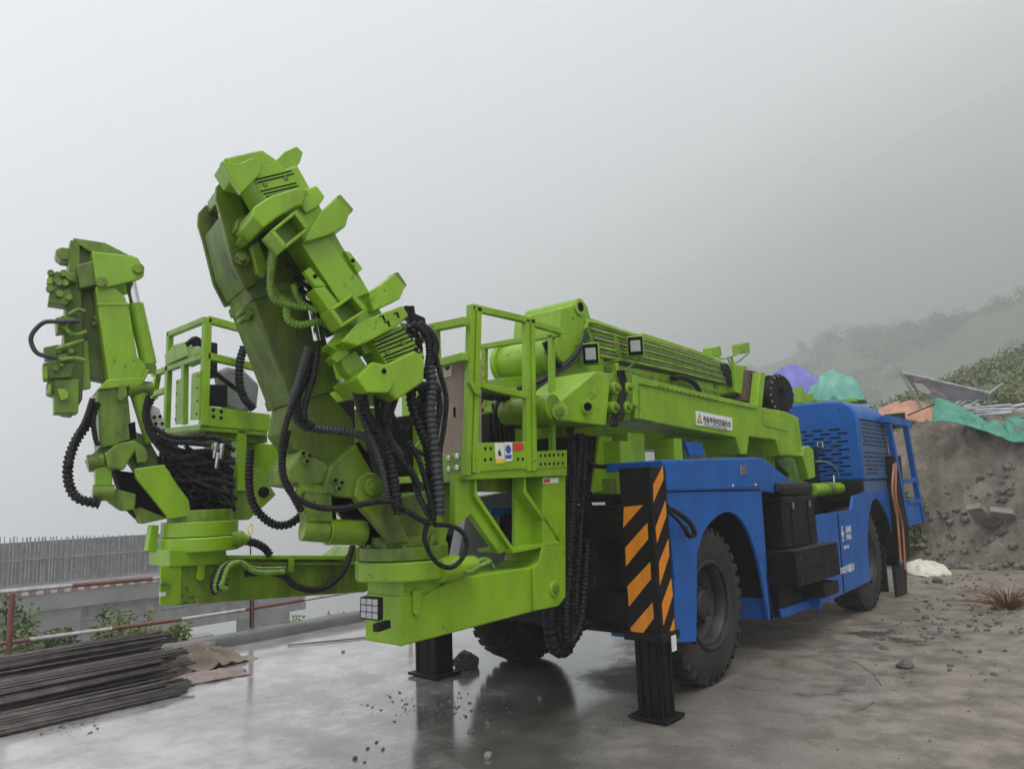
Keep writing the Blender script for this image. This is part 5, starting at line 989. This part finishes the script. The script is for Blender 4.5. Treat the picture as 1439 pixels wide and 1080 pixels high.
scatter(60, lambda: hit(random.uniform(950, 1400), random.uniform(900, 1070), PW(0)), .003, .012)
scatter(90, lambda: hit(random.uniform(20, 140), random.gauss(1018, 8), PW(0)), .004, .016)
scatter(1300, lambda: Vector((random.uniform(9.0, 10.25), random.uniform(-5, 2.5), 0)), .008, .11)
go = gb.build('gravel', mat('mixed_gravel', (.13, .12, .105, 1), .7, var=.5, vscale=9), None, fix=False); tagp(go, 'loose gravel and rubble scattered on mud and bank', 'gravel', kind='stuff')
rd = CY('steel_rod', hit(404, 906, PW(.012)), hit(516, 895, PW(.012)), .008, REBAR, None, n=8, bevel=0); tagp(rd, 'single thin rod lying on the wet pad below the carrier beams', 'rod')
# ---- plants
def leaf_cloud(mb, c, rx, rz, n, ls):
    for i in range(n):
        d = Vector((random.gauss(0, 1), random.gauss(0, 1), random.gauss(0, 1))).normalized() * (random.random() ** .45)
        p = Vector(c) + Vector((d.x * rx, d.y * rx, d.z * rz)); a = Vector((random.uniform(-1, 1), random.uniform(-1, 1), random.uniform(-.5, .9))).normalized(); b = a.cross(Vector((random.uniform(-1, 1), random.uniform(-1, 1), random.uniform(-1, 1)))).normalized(); s = ls * random.uniform(.6, 1.3)
        mb.add([p - b * s * .35, p + a * s * .5, p + b * s * .35, p + a * s * 1.3 + Vector((0, 0, -s * .2))], [(0, 1, 2), (0, 3, 1), (1, 3, 2)])
def shrub(p, w, h, n, ls, m, label, stems=7, group=None, cat='shrub', density=1.):
    t = empty('shrub', p, label, cat, group); st_ = MB(); lf_ = MB()
    for i in range(stems):
        e = Vector(p) + Vector((random.uniform(-1, 1) * w * .5, random.uniform(-1, 1) * w * .5, h * random.uniform(.55, 1))); m_ = Vector(p).lerp(e, .5) + Vector((random.uniform(-.06, .06), random.uniform(-.06, .06), .05))
        hose_geo([Vector(p), m_, e], .008, 0, step=.08, n=5, mb=st_)
        for k in range(4): leaf_cloud(lf_, Vector(p).lerp(e, .35 + .2 * k) + Vector((0, 0, .02)), w * .2, h * .13, int(n / stems / 4), ls)
    st_.build('stem', TWIG, t, smooth=True, fix=False); lf_.build('foliage', m, t, fix=False)
    return t
def vp(x, y, v): q = hit(x, y, PV(v)); q.z = valz(q.x, v) - .03; return q
for i, (x, y, v, w, h, n, m, lb) in enumerate(((212, 900, 7.2, .8, .85, 2600, LEAFY, 'yellow green shrub under the lower rail left of the green beam'), (85, 905, 7.0, .5, .75, 1200, LEAF, 'dark leafed shrub just right of the red railing post'), (150, 900, 7.5, .5, 1.0, 900, LEAF, 'thin sparse shrub between the railing post and the yellow green shrub'), (40, 900, 7.6, .7, 1.3, 1100, LEAF, 'tall thin shrub behind the red railing post'), (8, 905, 6.8, .5, .8, 900, LEAF, 'shrub at the left picture edge behind the bar bundles'), (180, 902, 8.5, .6, 1.2, 900, LEAFY, 'loose tall shrub behind the yellow green one'), (235, 895, 7.6, .6, .7, 1200, LEAF, 'low shrub right below the end of the far green beam'), (400, 862, 9.5, 1.2, .8, 1600, LEAFY, 'low yellow green bush beyond the kerb under the far green beam'))):
    shrub(vp(x, y, v), w, h, n, .055, m, lb)
for x, y, lb in ((1262, 690, 'green plant seen through the upper rear blue frame'), (1238, 660, 'green plant between the hood and the rear blue frame')):
    q = hit(x, y, PU(9.8)); q.z = bankz(9.8, q.y) - .03; shrub(q, .7, 1.2, 1500, .07, LEAFY, lb)
q = hit(1418, 862, PW(0)); q.z = gz(q.x, q.y); db = empty('dry_bush', q, 'russet dry twiggy bush on the mud at the right edge', 'bush'); tw_ = MB()
for i in range(170):
    e = Vector((random.gauss(0, .2), random.gauss(0, .2), random.uniform(.05, .26))); hose_geo([q, q + e * .5 + Vector((0, 0, .03)), q + e], .0035, 0, step=.07, n=4, mb=tw_)
tw_.build('twigs', DRY, db, fix=False)
sh = MB(); rr = random.Random(5)
for i in range(760):
    az = R(rr.uniform(3, 36)); r = 155 + rr.random() ** 1.2 * 130; u = -5.6 + r * math.cos(az); v = -2.8 + r * math.sin(az)
    if nz3(u * .027, v * .027, 6) < -.15: continue
    z = hillz(u, v); big = rr.uniform(1.6, 4.6)
    for q_ in range(3): leaf_cloud(sh, (u + rr.gauss(0, big * .5), v + rr.gauss(0, big * .5), z + big * rr.uniform(.2, .7)), big * rr.uniform(.4, .8), big * rr.uniform(.35, .7), int(24 * big + 20), .55)
so2 = sh.build('hillside_shrubs', SCRUB, None, fix=False); tagp(so2, 'mass of scrub bushes covering the misty hillside', 'scrub', kind='stuff')
ns = MB()
for i in range(900):
    u = rr.uniform(15, 38); v = rr.uniform(-4, 14)
    if nz3(u * .16, v * .16, 21) < -.12: continue
    big = rr.uniform(.25, .8); leaf_cloud(ns, (u, v, hillz(u, v) + big * .35), big * .8, big * .5, int(60 * big + 25), .1)
tagp(ns.build('grassy_slope_scrub', SCRUB, None, fix=False), 'low yellow green scrub on the slope above the terrace', 'scrub', kind='stuff')
gs = MB()
for i in range(2600):
    u = rr.uniform(12.4, 15.5); v = rr.uniform(-5, 7); 
    if nz3(u * .5, v * .5, 3) < 0: continue
    z = hillz(u, v) if u > 13 else bankz(u, v)
    leaf_cloud(gs, (u, v, z + .14), .2, .2, 7, .13)
gs.build('terrace_weeds', LEAFY, None, fix=False); tagp(bpy.data.objects['terrace_weeds'], 'weeds and grass on the terrace behind the scrap', 'weeds', kind='stuff')
sw = MB()
for i in range(2600):
    u = rr.uniform(-6, 9); v = 5.55 + rr.random() ** 1.6 * 12
    if nz3(u * .7, v * .7, 12) < -.08: continue
    leaf_cloud(sw, (u, v, valz(u, v) + .08), .14 + .02 * (v - 5), .1, 6, .045 + .008 * (v - 5))
tagp(sw.build('slope_weeds', LEAFY, None, fix=False), 'low weeds covering the slope below the railing', 'weeds', kind='stuff')
# ---- far viaduct on the left
vd = empty('viaduct', (12, 55, -9), 'grey concrete viaduct with a tall barred screen in the mist on the left', 'viaduct')
VC = mat('viaduct_concrete', (.17, .165, .165, 1), .8, var=.25, vscale=.7)
VK = lambda u, v, w: (-5.63 + (u + 5.63) * 1.94, -2.79 + (v + 2.79) * 1.94, 1.52 + (w - 1.52) * 1.94)
bs = MB(); u = -3.0
while u < 10.2:
    t_ = rr.uniform(.02, .05); bs.box(VK(u, 26.97, -.9), VK(u + t_, 27.0, .8 - .045 * (u - 2.5) + rr.uniform(-.12, -.06))); u += rr.uniform(.08, .17)
b_ = bs.build('screen_bars', SCREEN, vd, fix=False); b_['kind'] = 'stuff'
VB = lambda n_, a_, c_, m_, bv=0: BX(n_, VK(*a_), VK(*c_), m_, vd, bv)
VB('screen_backing', (-3, 27.05, -.98), (10.1, 27.1, .5), SCREENB)
for z in (-.95, -.12): VB('screen_rail', (-3, 26.93, z), (9.0, 26.969, z + .05), SCREEN)
VB('deck', (-6, 25.7, -1.75), (14, 29.5, -1.1), VC, .05)
k = 0; u = -3.
while u < 12: VB('edge_stripe', (u, 25.66, -1.18), (u + .2, 25.69, -1.03), RAILR if k % 2 else RAILW); u += .21; k += 1
for u0 in (-4.9, 3.3, 11.5): VB('pier', (u0, 25.8, -7), (u0 + 1.45, 27.6, -1.75), VC, .06)
for z0, z1 in ((-2.25, -1.8), (-2.7, -2.32), (-3.1, -2.78)): VB('girder', (-6, 26.2, z0), (14, 26.7, z1), CONC, .03)
BX('concrete_block', (-.2, 8.6, -1.4), (.45, 9.1, -.45), CONC, None, .03); tagp(bpy.data.objects['concrete_block'], 'pale concrete block below the railing', 'block')
# ---- mist
hz = bpy.data.materials.new('mist'); hz.use_nodes = True; n = hz.node_tree; n.nodes.remove(n.nodes['Principled BSDF'])
pv = n.nodes.new('ShaderNodeVolumePrincipled'); pv.inputs['Color'].default_value = (.982, .988, .992, 1); pv.inputs['Density'].default_value = .0031; pv.inputs['Anisotropy'].default_value = .2
n.links.new(pv.outputs[0], n.nodes['Material Output'].inputs['Volume'])
hb_ = MB().box((-60, -700, -106), (1600, 1560, 690)).build('haze', hz, None); tagp(hb_, 'pale mist filling the whole valley', 'mist', kind='stuff')
